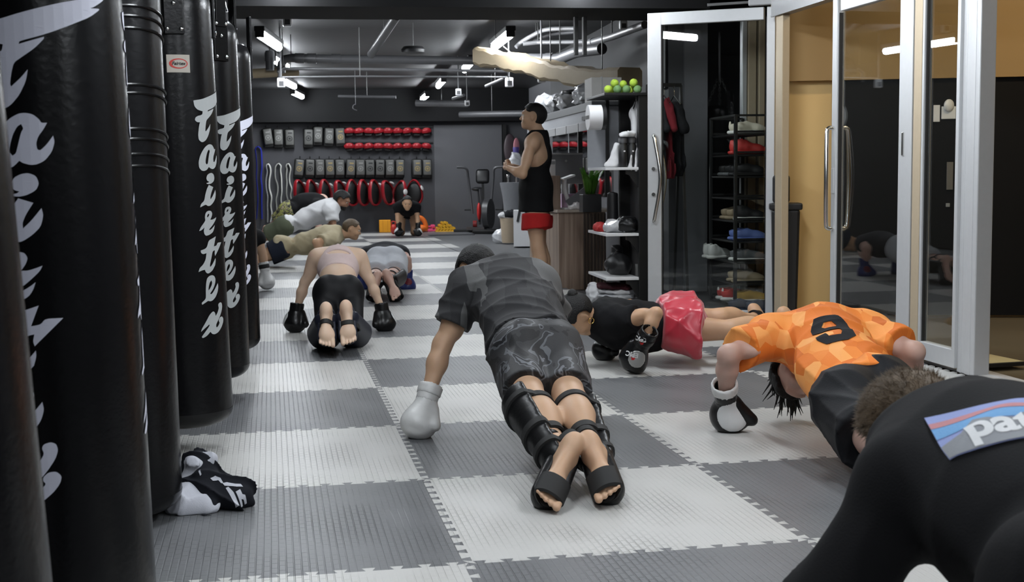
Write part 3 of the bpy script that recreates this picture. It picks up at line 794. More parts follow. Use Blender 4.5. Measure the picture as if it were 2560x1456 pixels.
def shin_guard(B, q, par, org, m, h=.01, instep=True, wide=1.0, back=.012):
    """padded shell over the front of the shin and the foot, held by straps behind"""
    J = B.J; kn, an, to = J['kn'+q], J['an'+q], J['to'+q]; d = nrm(an-kn); toe = nrm(to-an); fr = nrm(toe-d*(toe@d)); lat = np.cross(d, fr)
    S = SDF(h); a = L(kn, an, -.02)+fr*.012; b = L(kn, an, .92)+fr*.010
    S.cone(a, b, .086*wide, .058*wide, k=.02); S.cone(L(a, b, .1)+fr*.02, L(a, b, .9)+fr*.02, .055, .04, k=.03)
    cutpl = (L(kn, an, .5)-fr*back, -fr)
    def c2(X, Y, Z): return ((X-kn[0])*-fr[0]+(Y-kn[1])*-fr[1]+(Z-kn[2])*-fr[2]-back).astype(np.float32)
    sh = npobj('shin_guard', S.mesh(cuts=(c2, (L(kn, an, -.04), -d))), m, par, org)
    if instep:
        S = SDF(h); up = -(J['sole'+q]) if 'sole'+q in J else nrm(kn-an); up = np.array(up); up = nrm(up-toe*(up@toe))
        Lt = np.linalg.norm(to-an); S.cone(an+up*.015-toe*.02, an+toe*(Lt-.06)+up*.0, .055, .058, k=.02)
        cpt = an-up*.018
        i = npobj('instep_guard', S.mesh(cuts=(lambda X, Y, Z: ((X-cpt[0])*-up[0]+(Y-cpt[1])*-up[1]+(Z-cpt[2])*-up[2]).astype(np.float32),)), m, sh); i.data.transform(Matrix.Translation(-Vector(org)))
    return sh
def person(label, org, group=None):
    return thing('person', label, 'person', org, 0, group)
def grow(cl, par, org, name, S, m, **k): return npobj(name, S.mesh(**k), m, par, org)

def tufts(hair, n, ln, r, seed=1, flow=(0, 0, 0), par=None, m=None):
    """short tapered strands standing on a hair cap"""
    me = hair.data; rr = random.Random(seed); bm = BM(); P = me.polygons; fl = Vector(flow)
    for _ in range(n):
        p = P[rr.randrange(len(P))]; c = Vector(p.center)+Vector((rr.uniform(-1, 1), rr.uniform(-1, 1), rr.uniform(-1, 1)))*.004; nv = Vector(p.normal)
        d = (nv*.55+fl+Vector((rr.uniform(-1, 1), rr.uniform(-1, 1), rr.uniform(-1, 1)))*.45).normalized(); x, y, _z = basis(d); l = ln*rr.uniform(.6, 1.3)
        b = [bm.verts.new(c-nv*.003+x*r*math.cos(a)+y*r*math.sin(a)) for a in (0, 2.1, 4.2)]; mid = c+d*l*.6; t = bm.verts.new(c+d*l+fl*l*.5)
        for i in range(3): bm.faces.new((b[i], b[(i+1) % 3], t))
    return tag(obj('hair_strands', bm, m or me.materials[0], par or hair.parent), kind='stuff')
# ------------------------------------------------------------------ fabrics
def cloth(name, col, rough=.85, **k): return mat(name, col, rough, var=k.pop('var', .07), nscale=k.pop('nscale', 25), bump=k.pop('bump', .15), bscale=k.pop('bscale', 260), sheen=k.pop('sheen', .0), spec=k.pop('spec', .2), **k)
TEE_BLK = cloth('tee_black', (.0055, .0055, .0065)); TEE_WHT = cloth('tee_white', (.62, .62, .63)); SH_OLIVE = cloth('shorts_olive', (.075, .085, .055))
SH_NAVY = cloth('shorts_navy', (.011, .014, .025)); SH_BLK = cloth('shorts_black', (.0085, .009, .011), .6); SH_WHT = cloth('shorts_white', (.60, .62, .66)); LEG_BLK = cloth('leggings_black', (.0055, .0055, .0065), .55)
PINK = cloth('bra_pink', (.58, .46, .44)); TANKM = cloth('tank_black', (.0055, .0055, .006)); SH_RED = cloth('shorts_red_cotton', (.42, .018, .018))
SATIN = mat('shorts_red_satin', (.50, .022, .045), .32, var=.08, nscale=12, sheen=.3, spec=.6); PIPING = cloth('white_piping', (.75, .68, .62))
TEE_NAVY = cloth('tee_charcoal', (.022, .023, .028)); TEE_TANC = None
def pattern(m, nt, b, tc, stops, scale, stretch=(1, 1, 1), det=2, interp='CONSTANT', rot=(0, 0, 0), dist=.6):
    mp = nn(nt, 'ShaderNodeMapping'); mp.inputs['Scale'].default_value = stretch; mp.inputs['Rotation'].default_value = rot
    n = nn(nt, 'ShaderNodeTexNoise'); n.inputs['Scale'].default_value = scale; n.inputs['Detail'].default_value = det; n.inputs['Distortion'].default_value = dist
    r = ramp(nt, stops, interp); nt.links.new(tc.outputs['Object'], mp.inputs[0]); nt.links.new(mp.outputs[0], n.inputs['Vector']); nt.links.new(n.outputs['Fac'], r.inputs[0]); nt.links.new(r.outputs[0], b.inputs['Base Color'])
CAMO_G = mat('camo_grey', (.05, .05, .055), .6, var=0, bump=.12, bscale=200, nodes=lambda m, nt, b, tc: pattern(m, nt, b, tc, [(0, (.008, .008, .009)), (.42, (.026, .026, .028)), (.51, (.10, .105, .115)), (.545, (.012, .012, .014)), (.60, (.13, .135, .15)), (.64, (.026, .026, .028))], 9, (1, .8, 1), 2.5))
CAMO_Y = mat('camo_olive', (.1, .1, .05), .8, var=0, nodes=lambda m, nt, b, tc: pattern(m, nt, b, tc, [(0, (.012, .012, .010)), (.42, (.13, .12, .065)), (.50, (.30, .30, .08)), (.56, (.03, .03, .02)), (.62, (.25, .21, .12))], 11, (1, 1, 1.3), 2))
TEE_TAN = mat('tee_tan', (.36, .30, .18), .85, var=0, bump=.1, nodes=lambda m, nt, b, tc: pattern(m, nt, b, tc, [(.3, (.36, .30, .185)), (.6, (.42, .36, .235)), (.75, (.33, .26, .15))], 9, (1, 1, 1), 2, 'LINEAR'))
def tee_grey_nodes(m, nt, b, tc):
    mp = nn(nt, 'ShaderNodeMapping'); mp.inputs['Scale'].default_value = (1, .30, .30); mp.inputs['Rotation'].default_value = (0, 0, -.12)
    v = nn(nt, 'ShaderNodeTexVoronoi'); v.inputs['Scale'].default_value = 17; v.distance = 'CHEBYCHEV'
    nt.links.new(tc.outputs['Object'], mp.inputs[0]); nt.links.new(mp.outputs[0], v.inputs['Vector'])
    sx = nn(nt, 'ShaderNodeSeparateColor'); nt.links.new(v.outputs['Color'], sx.inputs[0])
    r = ramp(nt, [(0, (.020, .020, .022)), (.55, (.032, .032, .034)), (.80, (.105, .105, .105)), (.90, (.040, .040, .042))], 'CONSTANT'); nt.links.new(sx.outputs[0], r.inputs[0]); nt.links.new(r.outputs[0], b.inputs['Base Color'])
TEE_GREY = mat('tee_grey_streaked', (.045, .045, .048), .8, var=0, bump=.1, bscale=200, nodes=tee_grey_nodes)
def tee_orange_nodes(m, nt, b, tc):
    v = nn(nt, 'ShaderNodeTexVoronoi'); v.inputs['Scale'].default_value = 15; v.inputs['Randomness'].default_value = .75
    mp = nn(nt, 'ShaderNodeMapping'); mp.inputs['Scale'].default_value = (1.2, .75, .9); mp.inputs['Rotation'].default_value = (0, 0, .5)
    nt.links.new(tc.outputs['Object'], mp.inputs[0]); nt.links.new(mp.outputs[0], v.inputs['Vector'])
    sx = nn(nt, 'ShaderNodeSeparateColor'); nt.links.new(v.outputs['Color'], sx.inputs[0])
    r = ramp(nt, [(0, (.60, .135, .012)), (.4, (.78, .20, .02)), (.7, (.85, .29, .05)), (1, (.88, .40, .12))]); nt.links.new(sx.outputs[0], r.inputs[0]); nt.links.new(r.outputs[0], b.inputs['Base Color'])
TEE_ORG = mat('tee_orange_scales', (.7, .2, .02), .75, var=0, bump=.08, bscale=200, nodes=tee_orange_nodes)
PRINTK = cloth('print_black', (.018, .018, .021))
GUARD = mat('guard_black', (.006, .006, .0065), .38, spec=.3, var=.2, bump=.1, bscale=50); GUARDN = mat('guard_navy', (.012, .014, .025), .42, spec=.3, var=.2)
GLWHITE = mat('glove_panel_white', (.60, .61, .61), .35, var=.05); GLBLUE = mat('glove_blue', (.02, .035, .16), .35, var=.2); GLRED = mat('glove_maroon', (.16, .012, .025), .4, var=.2); SILV = mat('glove_silver', (.42, .42, .40), .3, metal=.5, var=.1); BADGE = mat('print_white', (.75, .75, .74), .5); BADGER = mat('print_red', (.6, .02, .02), .5)
def tee(B, par, org, m, g=.014, hem=None, t1=.62, lo=.016, seed=1, amp=.005, freq=24, name='tee_shirt', neckcut=.015, sl=('L', 'R'), extra=None, w=1.0, h=None, hollow=False):
    J = B.J; S = SDF(h or B.h); B.torso(S, g, w)
    for q in sl: B.arm(S, q, g*.6, t1=t1, lo=lo, flat=True)
    if extra: extra(S)
    if hollow:
        for q in sl:
            a, e = J['sh'+q], J['el'+q]; p = L(a, e, t1); d = nrm(e-a); rr_ = ((.048-.011*t1)*B.b+g*.6+lo-.013)*(.84 if B.fem else 1); S.cone(p-d*.03, p+d*.05, rr_, rr_, k=.0, sub=True)
    nd = nrm(J['head']-J['neck']); S.cone(J['neck']+nd*(neckcut+.045), J['neck']+nd*.30, .064*B.b*(.88 if B.fem else 1), .16, k=.01, sub=True)
    cuts = []
    cuts.append((J['pel']+B.U*(hem if hem is not None else -.02), -B.U+(B.Fr*.0)))
    return npobj(name, S.mesh(disp=folds(seed, amp, freq, B.X), cuts=cuts), m, par, org)
def shorts(B, par, org, m, g=.016, top=.13, t1=.72, lo=.03, seed=2, amp=.005, freq=26, name='shorts', h=None, extra=None):
    J = B.J; S = SDF(h or B.h); B.torso(S, g, sh=False)
    for q in ('L', 'R'): B.thigh(S, q, g, t1=t1, lo=lo, flat=True)
    if extra: extra(S)
    return npobj(name, S.mesh(disp=folds(seed, amp, freq), cuts=((J['pel']+B.U*top, B.U),)), m, par, org)
def nude(B, par_label, org, m, arms=('L', 'R'), legs=('L', 'R'), head=True, group=None, extra=None, toes=True):
    t = person(par_label, org, group); S = SDF(B.h); B.torso(S)
    for q in arms: B.arm(S, q)
    for q in legs: B.thigh(S, q); B.shin(S, q, toes=toes)
    if head: B.head(S)
    if extra: extra(S)
    npobj('body', S.mesh(), m, t, org)
    return t
def surf_patch(bm, o_world, X, Y, target, lift=.004, org=(0, 0, 0)):
    """lay a flat shape on an existing part by projecting along the normal X x Y"""
    M = frame_at(o_world, X, Y); n = Vector((M[0][2], M[1][2], M[2][2])); om = Vector(org)
    for v in bm.verts:
        p = M @ v.co
        ok, loc, no, _ = target.ray_cast(p-om+n*.35, -n, distance=.8)
        v.co = (loc+n*lift) if ok else p-om
    return bm
def arr(*p): return np.array(p, float)
# ================================================================== 1  man in grey tee, centre foreground
J = dict(hipL=PD(1290, 888, 4.98), hipR=PD(1388, 890, 5.02), shL=PD(1168, 722, 5.42), shR=PD(1352, 712, 5.46), neck=PD(1258, 690, 5.56),
         elL=PD(1106, 862, 5.38), wrL=PD(1068, 996, 5.30), elR=PD(1404, 840, 5.62), wrR=PD(1426, 952, 5.74),
         knL=PD(1326, 1006, 4.66), knR=PD(1427, 1006, 4.70), anL=PD(1409, 1150, 4.27), anR=PD(1491, 1148, 4.30), toL=PD(1356, 1272, 4.10), toR=PD(1530, 1258, 4.14),
         head=PD(1192, 680, 5.74), face=(-.25, .35, -.9), crown=(-.35, .85, .15))
J['soleL'] = J['soleR'] = nrm(CO-J['anL']+arr(0, 0, -.9)); o1 = G(1350, 1050)
J['mid'] = L((J['hipL']+J['hipR'])/2, J['neck'], .42)+arr(0, 0, .02)
P1 = B = Body(J, .006, 1.0)
t = nude(B, 'man in streaked grey tee and grey camo shorts planking at centre front, white gloves', o1, SK_TAN)
B.hair(t, o1, HAIRB, thick=.012, low=-.06)
def ex(S):
    S.ell(L(J['pel'], J['neck'], .30), (.165, .20, .12), B.X, B.U, k=.06); S.ell(L(J['pel'], J['neck'], .12)+B.Fr*.03, (.158, .15, .115), B.X, B.U, k=.05)
ts = tee(B, t, o1, TEE_GREY, g=.016, hem=.05, t1=.62, lo=.024, seed=11, amp=.016, freq=24, extra=ex, hollow=True)
shorts(B, t, o1, CAMO_G, g=.010, top=.06, t1=.76, lo=.014, seed=12, amp=.016, freq=24)
for q, lean in (('L', arr(.2, .3, 0)), ('R', arr(-.2, .3, 0))):
    sg = shin_guard(B, q, t, o1, GUARD, wide=1.12)
    kn, an = B.J['kn'+q], B.J['an'+q]; ax = an-kn
    bd = part_of(t, 'body')
    for tt, r, w in ((.12, .062, .034), (.58, .056, .040), (.86, .043, .030)):
        ring_band(t, o1, L(kn, an, tt), ax, r, r+.004, w, B.X, STRAPM, 'guard_strap', .005, tilt=.010, on=(bd, sg))
    p = L(kn, an, .59)+nrm(CO-an)*.060; bm = BM(); ell(bm, Vector(p-np.array(o1)), (.035, .012, .020), None, 16, 10); obj('strap_pad', bm, LEATHB, sg, smooth='all')
    to = B.J['to'+q]; toe = nrm(to-an); c = an+toe*(np.linalg.norm(to-an)-.046)-nrm(kn-an-toe*((kn-an)@toe))*.045
    ring_band(t, o1, c, toe, .054, .036, .088, np.cross(toe, B.J['soleL']), STRAPM, 'instep_strap', .006, on=(bd,))
glove(t, o1, J['wrL'], PD(1050, 1052, 5.27), 'L', (LEATHW, LEATHW), thumb=arr(1, -.1, .2), knuckle=arr(-.3, -1, 0), band=LEATHW, cuff=.055, size=1.12)
glove(t, o1, J['wrR'], PD(1430, 1000, 5.78), 'R', (LEATHW, LEATHW), thumb=arr(-1, -.1, .2), knuckle=arr(.3, -1, 0), band=LEATHW, cuff=.07, size=1.05)
# ================================================================== 2  woman in pink bra and black leggings
J = dict(hipL=PD(816, 738, 8.30), hipR=PD(876, 738, 8.32), shL=PD(792, 646, 8.82), shR=PD(897, 646, 8.86), neck=PD(845, 640, 8.96),
         elL=PD(762, 706, 8.84), wrL=PD(741, 778, 8.84), elR=PD(925, 700, 8.86), wrR=PD(956, 778, 8.86),
         knL=PD(812, 828, 8.02), knR=PD(885, 826, 8.04), anL=PD(816, 795, 7.66), anR=PD(866, 790, 7.68), toL=PD(819, 868, 7.58), toR=PD(871, 862, 7.60),
         head=PD(845, 690, 9.02), face=(0, .3, -1), crown=(0, 1, .1))
J['soleL'] = J['soleR'] = nrm(CO-J['anL']+arr(0, 0, -.5)); o2 = G(845, 850)
P2 = B = Body(J, .005, .95, fem=True)
t = nude(B, 'woman in pale pink bra top and black leggings on her knees, bare soles towards us', o2, SK_FAIR)
B.hair(t, o2, HAIRD, thick=.014, low=-.05)
S = SDF(.010); B.torso(S, .010, sh=False); 
for q in 'LR':
    B.thigh(S, q, .008); S.cone(J['kn'+q], J['an'+q], .066, .044, k=.03)
npobj('leggings', S.mesh(cuts=((B.J['pel']+B.U*.095, B.U),)), LEG_BLK, t, o2)
S = SDF(.009); B.torso(S, .009)
c0 = L(B.J['pel'], B.J['neck'], .70)-B.Fr*.12
def bracut(X, Y, Z):
    u = (X-B.J['pel'][0])*B.U[0]+(Y-B.J['pel'][1])*B.U[1]+(Z-B.J['pel'][2])*B.U[2]; Ln = np.linalg.norm(B.J['neck']-B.J['pel'])
    s = (X-B.J['neck'][0])*B.X[0]+(Y-B.J['neck'][1])*B.X[1]+(Z-B.J['neck'][2])*B.X[2]
    k1 = np.maximum(Ln*.45+ -.0-u+np.abs(s)*.12, u-Ln*1.0)            # lower edge, upper edge
    k2 = np.abs(s)-(.165-np.maximum(0, u-Ln*.58)*.55)                  # shoulders bare
    key = .045-np.sqrt((s/1.7)**2+((u-Ln*.70)*1.6)**2)                  # key hole
    return np.maximum(np.maximum(k1, k2), key).astype(np.float32)
npobj('bra_top', S.mesh(cuts=(bracut,)), PINK, t, o2)
for q in 'LR':
    sg = shin_guard(B, q, t, o2, GUARDN, wide=1.28, h=.008, back=.02); an, to = B.J['an'+q], B.J['to'+q]; toe = nrm(to-an)
    ring_band(t, o2, L(an, to, .34), toe, .050, .040, .030, np.cross(toe, B.J['soleL']), STRAPM, 'foot_strap', .005, tilt=.012*(1 if q == 'L' else -1), on=(part_of(t, 'body'), sg))
glove(t, o2, J['wrL'], PD(738, 802, 8.84), 'L', (LEATHB, LEATHB), thumb=arr(1, -.3, 0), knuckle=arr(0, -1, 0), patch=(GLWHITE, (.0, -.05, .01), .045), size=1.15, cuff=.05)
glove(t, o2, J['wrR'], PD(961, 802, 8.86), 'R', (LEATHB, LEATHB), thumb=arr(-1, -.3, 0), knuckle=arr(0, -1, 0), patch=(GLWHITE, (.0, -.05, .01), .045), size=1.15, cuff=.05)
# ================================================================== 3  man in white shorts
J = dict(hipL=PD(941, 658, 11.6), hipR=PD(987, 656, 11.62), shL=PD(915, 640, 12.1), shR=PD(1002, 636, 12.15), neck=PD(962, 634, 12.2),
         elL=PD(902, 650, 12.0), wrL=PD(905, 690, 12.1), elR=PD(1017, 650, 12.0), wrR=PD(1019, 697, 12.05),
         knL=PD(939, 690, 11.25), knR=PD(987, 688, 11.28), anL=PD(938, 706, 10.92), anR=PD(973, 700, 10.95), toL=PD(932, 752, 10.8), toR=PD(994, 752, 10.82),
         head=PD(962, 650, 12.35), face=(0, .3, -1), crown=(0, 1, 0))
J['soleL'] = J['soleR'] = arr(0, -1, -.15); o3 = G(970, 720)
B = Body(J, .014, 1.02)
t = nude(B, 'man in white shorts and black shin guards low in a push-up, blue gloves', o3, SK_PALE)
B.hair(t, o3, HAIRD)
tee(B, t, o3, TEE_NAVY, g=.012, hem=.02, t1=.45, lo=.014, seed=31, extra=None)
shorts(B, t, o3, SH_WHT, g=.018, top=.06, t1=.86, lo=.03, seed=32, amp=.004)
for q in 'LR':
    shin_guard(B, q, t, o3, GUARD, wide=1.2, h=.014); kn, an = B.J['kn'+q], B.J['an'+q]
    for tt in (.2, .55): ring_band(t, o3, L(kn, an, tt), an-kn, .060, .060, .022, B.X, STRAPM, 'guard_strap', .005, on=(part_of(t, 'body'),))
    to = B.J['to'+q]; toe = nrm(to-an); c = an+toe*(np.linalg.norm(to-an)-.06); ring_band(t, o3, c, toe, .056, .046, .08, np.cross(toe, B.J['soleL']), STRAPM, 'instep_strap', .008)
glove(t, o3, J['wrR'], PD(1019, 712, 12.05), 'R', (GLBLUE, GLBLUE), thumb=arr(-1, -.2, 0), knuckle=arr(0, -1, 0), patch=(GLRED, (-.02, 0, .05), .035), size=1.15, h=.012)
glove(t, o3, J['wrL'], PD(905, 712, 12.1), 'L', (GLBLUE, GLBLUE), thumb=arr(1, -.2, 0), knuckle=arr(0, -1, 0), size=1.1, h=.012)
# ================================================================== 4  man in tan tee, head to the right
J = dict(hipL=PD(716, 634, 15.2), hipR=PD(708, 618, 14.85+.0), shL=PD(832, 588, 15.25), shR=PD(826, 602, 14.8), neck=PD(845, 588, 15.0),
         elL=PD(800, 600, 15.4), wrL=PD(822, 640, 15.35), elR=PD(790, 606, 14.62), wrR=PD(806, 640, 14.7),
         knL=PD(640, 650, 15.2), knR=PD(644, 644, 14.85), anL=PD(560, 660, 15.2), anR=PD(565, 655, 14.85), toL=PD(545, 672, 15.2), toR=PD(548, 670, 14.85),
         head=PD(880, 572, 15.0), face=(.93, -.05, -.26), crown=(.26, 0, .95))
J['hipL'] = PD(712, 624, 15.25); J['hipR'] = PD(706, 622, 14.9); o4 = G(720, 655)
B = Body(J, .014, 1.05)
t = nude(B, 'short haired man in tan tee lowering into a push-up, face in profile to the right', o4, SK_WARM)
B.eyes(t, o4); B.hair(t, o4, HAIRL, thick=.009, low=-.05, amp=.003)
tee(B, t, o4, TEE_TAN, g=.026, hem=-.03, t1=.66, lo=.022, seed=41, amp=.012)
shorts(B, t, o4, SH_NAVY, g=.018, top=.09, t1=.50, lo=.03, seed=42)
# ================================================================== 5  bearded man in white tee
J = dict(hipL=PD(716, 566, 17.25), hipR=PD(712, 568, 16.85), shL=PD(822, 524, 17.3), shR=PD(826, 526, 16.8), neck=PD(838, 517, 17.05),
         elL=PD(828, 568, 17.3), wrL=PD(830, 612, 17.3), elR=PD(834, 572, 16.75), wrR=PD(836, 614, 16.75),
         knL=PD(655, 592, 17.2), knR=PD(652, 596, 16.9), anL=PD(596, 604, 17.2), anR=PD(594, 606, 16.9), toL=PD(586, 618, 17.2), toR=PD(584, 619, 16.9),
         head=PD(856, 500, 17.0), face=(.80, -.35, -.42), crown=(.3, -.1, .9))
o5 = G(740, 622)
B = Body(J, .015, 1.05)
t = nude(B, 'bearded man in white tee and olive shorts holding a high plank', o5, SK_BROWN)
B.eyes(t, o5); B.hair(t, o5, HAIRB, thick=.022, low=-.04, amp=.006)
C, f, u, l, k = B.hd; S = SDF(.011); S.ell(C+f*.037-u*.060, (.059, .062, .066), l, f); S.ell(C+f*.074-u*.102, (.030, .024, .022), l, f)
npobj('beard', S.mesh(cuts=(lambda X, Y, Z: (((X-C[0])*u[0]+(Y-C[1])*u[1]+(Z-C[2])*u[2])+.055-.012*0-np.maximum(0, .05-((X-C[0])*f[0]+(Y-C[1])*f[1]+(Z-C[2])*f[2]))*.5).astype(np.float32),)), HAIRB, t, o5)
tee(B, t, o5, TEE_WHT, g=.030, hem=.07, t1=.60, lo=.022, seed=51, amp=.012)
shorts(B, t, o5, SH_OLIVE, g=.022, top=.12, t1=.72, lo=.03, seed=52)
glove(t, o5, J['wrR'], PD(838, 622, 16.75), 'R', (LEATHB, LEATHB), thumb=arr(0, 0, 1), h=.014); glove(t, o5, J['wrL'], PD(832, 620, 17.3), 'L', (LEATHB, LEATHB), thumb=arr(0, 0, 1), h=.014)
# ================================================================== 6  bald man in black tee and camo shorts
J = dict(hipL=PD(726, 528, 20.0), hipR=PD(722, 532, 19.6), shL=PD(792, 514, 20.1), shR=PD(790, 516, 19.6), neck=PD(802, 508, 19.85),
         elL=PD(795, 552, 20.1), wrL=PD(798, 590, 20.1), elR=PD(796, 556, 19.6), wrR=PD(800, 592, 19.6),
         knL=PD(698, 556, 19.95), knR=PD(694, 560, 19.65), anL=PD(668, 578, 19.9), anR=PD(664, 582, 19.65), toL=PD(656, 598, 19.9), toR=PD(651, 600, 19.65),
         head=PD(806, 502, 19.9), face=(.8, -.1, -.6), crown=(.6, 0, .8))
J['mid'] = PD(752, 510, 19.8); J['chest'] = PD(778, 508, 19.85); o6 = G(730, 594)
B = Body(J, .016, 1.12)
t = nude(B, 'bald man in black tee and yellow camo shorts, rearmost of the planking group', o6, SK_PALE)
tee(B, t, o6, TEE_BLK, g=.03, hem=.02, t1=.6, lo=.022, seed=61, extra=lambda S: S.ell(L(J['pel'], J['neck'], .5), (.2, .24, .17), B.X, B.U, k=.08))
shorts(B, t, o6, CAMO_Y, g=.035, top=.06, t1=.85, lo=.06, seed=62, amp=.012, freq=18)
for q in 'LR':
    S = SDF(.016); S.cone(J['an'+q], J['an'+q]+.06*nrm(J['to'+q]-J['an'+q]), .055, .05); S.cone(J['an'+q], J['to'+q], .05, .035); npobj('shoe', S.mesh(), BLK, t, o6)
# ================================================================== 7  woman on hands and knees by the back wall
J = dict(hipL=PD(1032, 531, 22.15), hipR=PD(1004, 531, 22.15), shL=PD(1041, 518, 21.75), shR=PD(994, 518, 21.75), neck=PD(1017.5, 513, 21.72),
         elL=PD(1044, 546, 21.7), wrL=PD(1045, 568, 21.65), elR=PD(994, 547, 21.7), wrR=PD(997, 568, 21.65),
         knL=PD(1036, 578, 22.1), knR=PD(1004, 578, 22.1), anL=PD(1034, 584, 22.5), anR=PD(1004, 584, 22.5), toL=PD(1034, 586, 22.7), toR=PD(1004, 586, 22.7),
         head=PD(1018, 507, 21.55), face=(-.05, -.95, -.25), crown=(0, -.2, 1))
o7 = G(1018, 588)
B = Body(J, .013, .98, fem=True)
t = nude(B, 'woman in black tee kneeling on all fours facing us before the back wall', o7, SK_WARM)
B.eyes(t, o7); B.hair(t, o7, HAIRB, thick=.010, low=-.03, front=.03)
C, f, u, l, k = B.hd; bm = BM(); ell(bm, Vector(C+u*.07-f*.10-np.array(o7)), (.04, .04, .035)); obj('hair_bun', bm, HAIRB, t, smooth='all')
tee(B, t, o7, TEE_BLK, g=.014, hem=.0, t1=.55, lo=.016, seed=71, neckcut=.015)
shorts(B, t, o7, SH_BLK, g=.014, top=.05, t1=.35, lo=.02, seed=72)
glove(t, o7, J['wrL'], PD(1045, 581, 21.6), 'L', (LEATHB, LEATHB), thumb=arr(-1, -.2, 0), knuckle=arr(0, -1, 0), patch=(GLWHITE, (-.01, -.04, .03), .05), h=.012, size=1.05)
glove(t, o7, J['wrR'], PD(996, 581, 21.6), 'R', (LEATHB, LEATHB), thumb=arr(1, -.2, 0), knuckle=arr(0, -1, 0), patch=(GLWHITE, (-.01, -.04, .03), .05), h=.012, size=1.05)
# ================================================================== 8  standing man in black tank top and red shorts
J = dict(hipL=PD(1336, 545, 11.28), hipR=PD(1344, 545, 11.52), shL=PD(1330, 358, 11.22), shR=PD(1352, 356, 11.58), neck=PD(1343, 334, 11.40),
         elL=PD(1306, 436, 11.12), wrL=PD(1272, 421, 11.22), elR=PD(1318, 432, 11.68), wrR=PD(1280, 416, 11.50),
         knL=PD(1344, 620, 11.28), knR=PD(1350, 620, 11.50), anL=PD(1360, 716, 11.30), anR=PD(1372, 712, 11.56), toL=PD(1318, 738, 11.24), toR=PD(1330, 734, 11.50),
         head=PD(1333, 290, 11.38), face=(-.93, .32, .10), crown=(.1, 0, 1))
o8 = G(1362, 735, 0); zf = min(J['toL'][2], J['toR'][2])
P8 = B = Body(J, .0085, .96)
J = B.J
def hands8(S):
    for q in 'LR':
        w = J['wr'+q]; tgt = PD(1258, 413, 11.36); d = nrm(tgt-w)
        S.ell(w+d*.05, (.020, .045, .038), arr(0, 0, 1), d, k=.015)
        up = nrm(np.cross(d, np.cross(arr(0, 0, 1), d)))
        for i in range(4):
            b = w+d*.085+up*(.026-.017*i)+arr(0, .0, .0); s = 1 if q == 'L' else -1; inw = nrm(arr(0, 1, 0)*s)
            c = b+d*(.035-.004*i)+inw*.010; e = c+inw*.030-d*.006
            S.cone(b, c, .0095, .009, k=.008); S.cone(c, e, .009, .008, k=.006)
        b = w+d*.04+up*.03; S.cone(b, b+d*.03+up*.02, .012, .0105, k=.01); S.cone(b+d*.03+up*.02, b+d*.062+up*.018, .0105, .009, k=.006)
t = nude(B, 'man in black tank top and red shorts standing by the front desk, hands clasped', o8, SK_TAN, extra=hands8)
B.eyes(t, o8); B.hair(t, o8, HAIRB, thick=.014, low=-.07, front=.06, amp=.005)
S = SDF(.010); B.torso(S, .018, sh=True); S.ell(B.J['pel']+arr(0, 0, .06), (.175, .16, .150), B.X, arr(0, 0, 1), k=.06); S.ell(B.J['mid' if 'mid' in B.J else 'pel']+arr(0, 0, .24 if 'mid' not in B.J else 0), (.172, .22, .150), B.X, arr(0, 0, 1), k=.06)
def tankcut(X, Y, Z):
    s = (X-J['neck'][0])*B.X[0]+(Y-J['neck'][1])*B.X[1]+(Z-J['neck'][2])*B.X[2]; z = Z-J['neck'][2]+0*X+0*Y
    lim = np.where(z > -.30, .095-np.clip((z+.05)*-.12, -.01, .05)+np.clip(-z-.22, 0, 1)*1.2, .4)
    return np.maximum(np.abs(s)-lim, np.maximum(z-.03, J['pel'][2]+.055-Z-0*X)).astype(np.float32)
npobj('tank_top', S.mesh(disp=folds(81, .004, 16), cuts=(tankcut,)), TANKM, t, o8)
shorts(B, t, o8, SH_RED, g=.014, top=.03, t1=.36, lo=.040, seed=82, amp=.004)
# ================================================================== 9  woman in black tee and red satin shorts
J = dict(hipL=PD(1702, 822, 7.08), hipR=PD(1694, 800, 7.34), shL=PD(1545, 806, 7.02), shR=PD(1518, 782, 7.36), neck=PD(1492, 806, 7.18),
         elL=PD(1640, 784, 6.80), wrL=PD(1606, 858, 6.78), elR=PD(1574, 764, 7.46), wrR=PD(1530, 850, 7.40),
         knL=PD(1830, 826, 7.06), knR=PD(1800, 796, 7.34), anL=PD(1960, 812, 7.2), anR=PD(1895, 798, 7.62), toL=PD(2010, 850, 7.25), toR=PD(1945, 838, 7.68),
         head=PD(1440, 788, 7.08), face=(-.30, .05, -.93), crown=(-.85, -.25, .40))
o9 = G(1650, 880)
P9 = B = Body(J, .011, .98, fem=True)
t = nude(B, 'woman in black tee and shiny red shorts low in a push-up, hair tied back', o9, SK_WARM)
B.hair(t, o9, HAIRB, thick=.014, low=-.03, front=.05)
C, f, u, l, k = B.hd; S = SDF(.010); S.ell(C-f*.105+u*.06, (.028, .028, .03), l, f, k=.02); npobj('hair_bun', S.mesh(disp=folds(9, .004, 60)), HAIRB, t, o9)
bm = BM(); e0 = C-l*-.085*1-f*.0-u*.055-np.array(o9); tube(bm, [e0+nrm(u)*.016*math.sin(a)+nrm(f)*.016*math.cos(a) for a in np.linspace(0, 2*PI, 18)[:-1]], .0028, 6, closed=True); obj('hoop_earring', bm, mat('gold', (.8, .5, .15), .25, metal=1), t, smooth=True)
tee(B, t, o9, TEE_BLK, g=.016, hem=.09, t1=.50, lo=.024, seed=91, amp=.012, extra=lambda S: S.ell(L(J['pel'], J['neck'], .45)+arr(0, 0, -.04), (.15, .22, .11), B.X, B.U, k=.06))
sh = shorts(B, t, o9, SATIN, g=.034, top=.12, t1=.36, lo=.045, seed=92, amp=.016, freq=34)
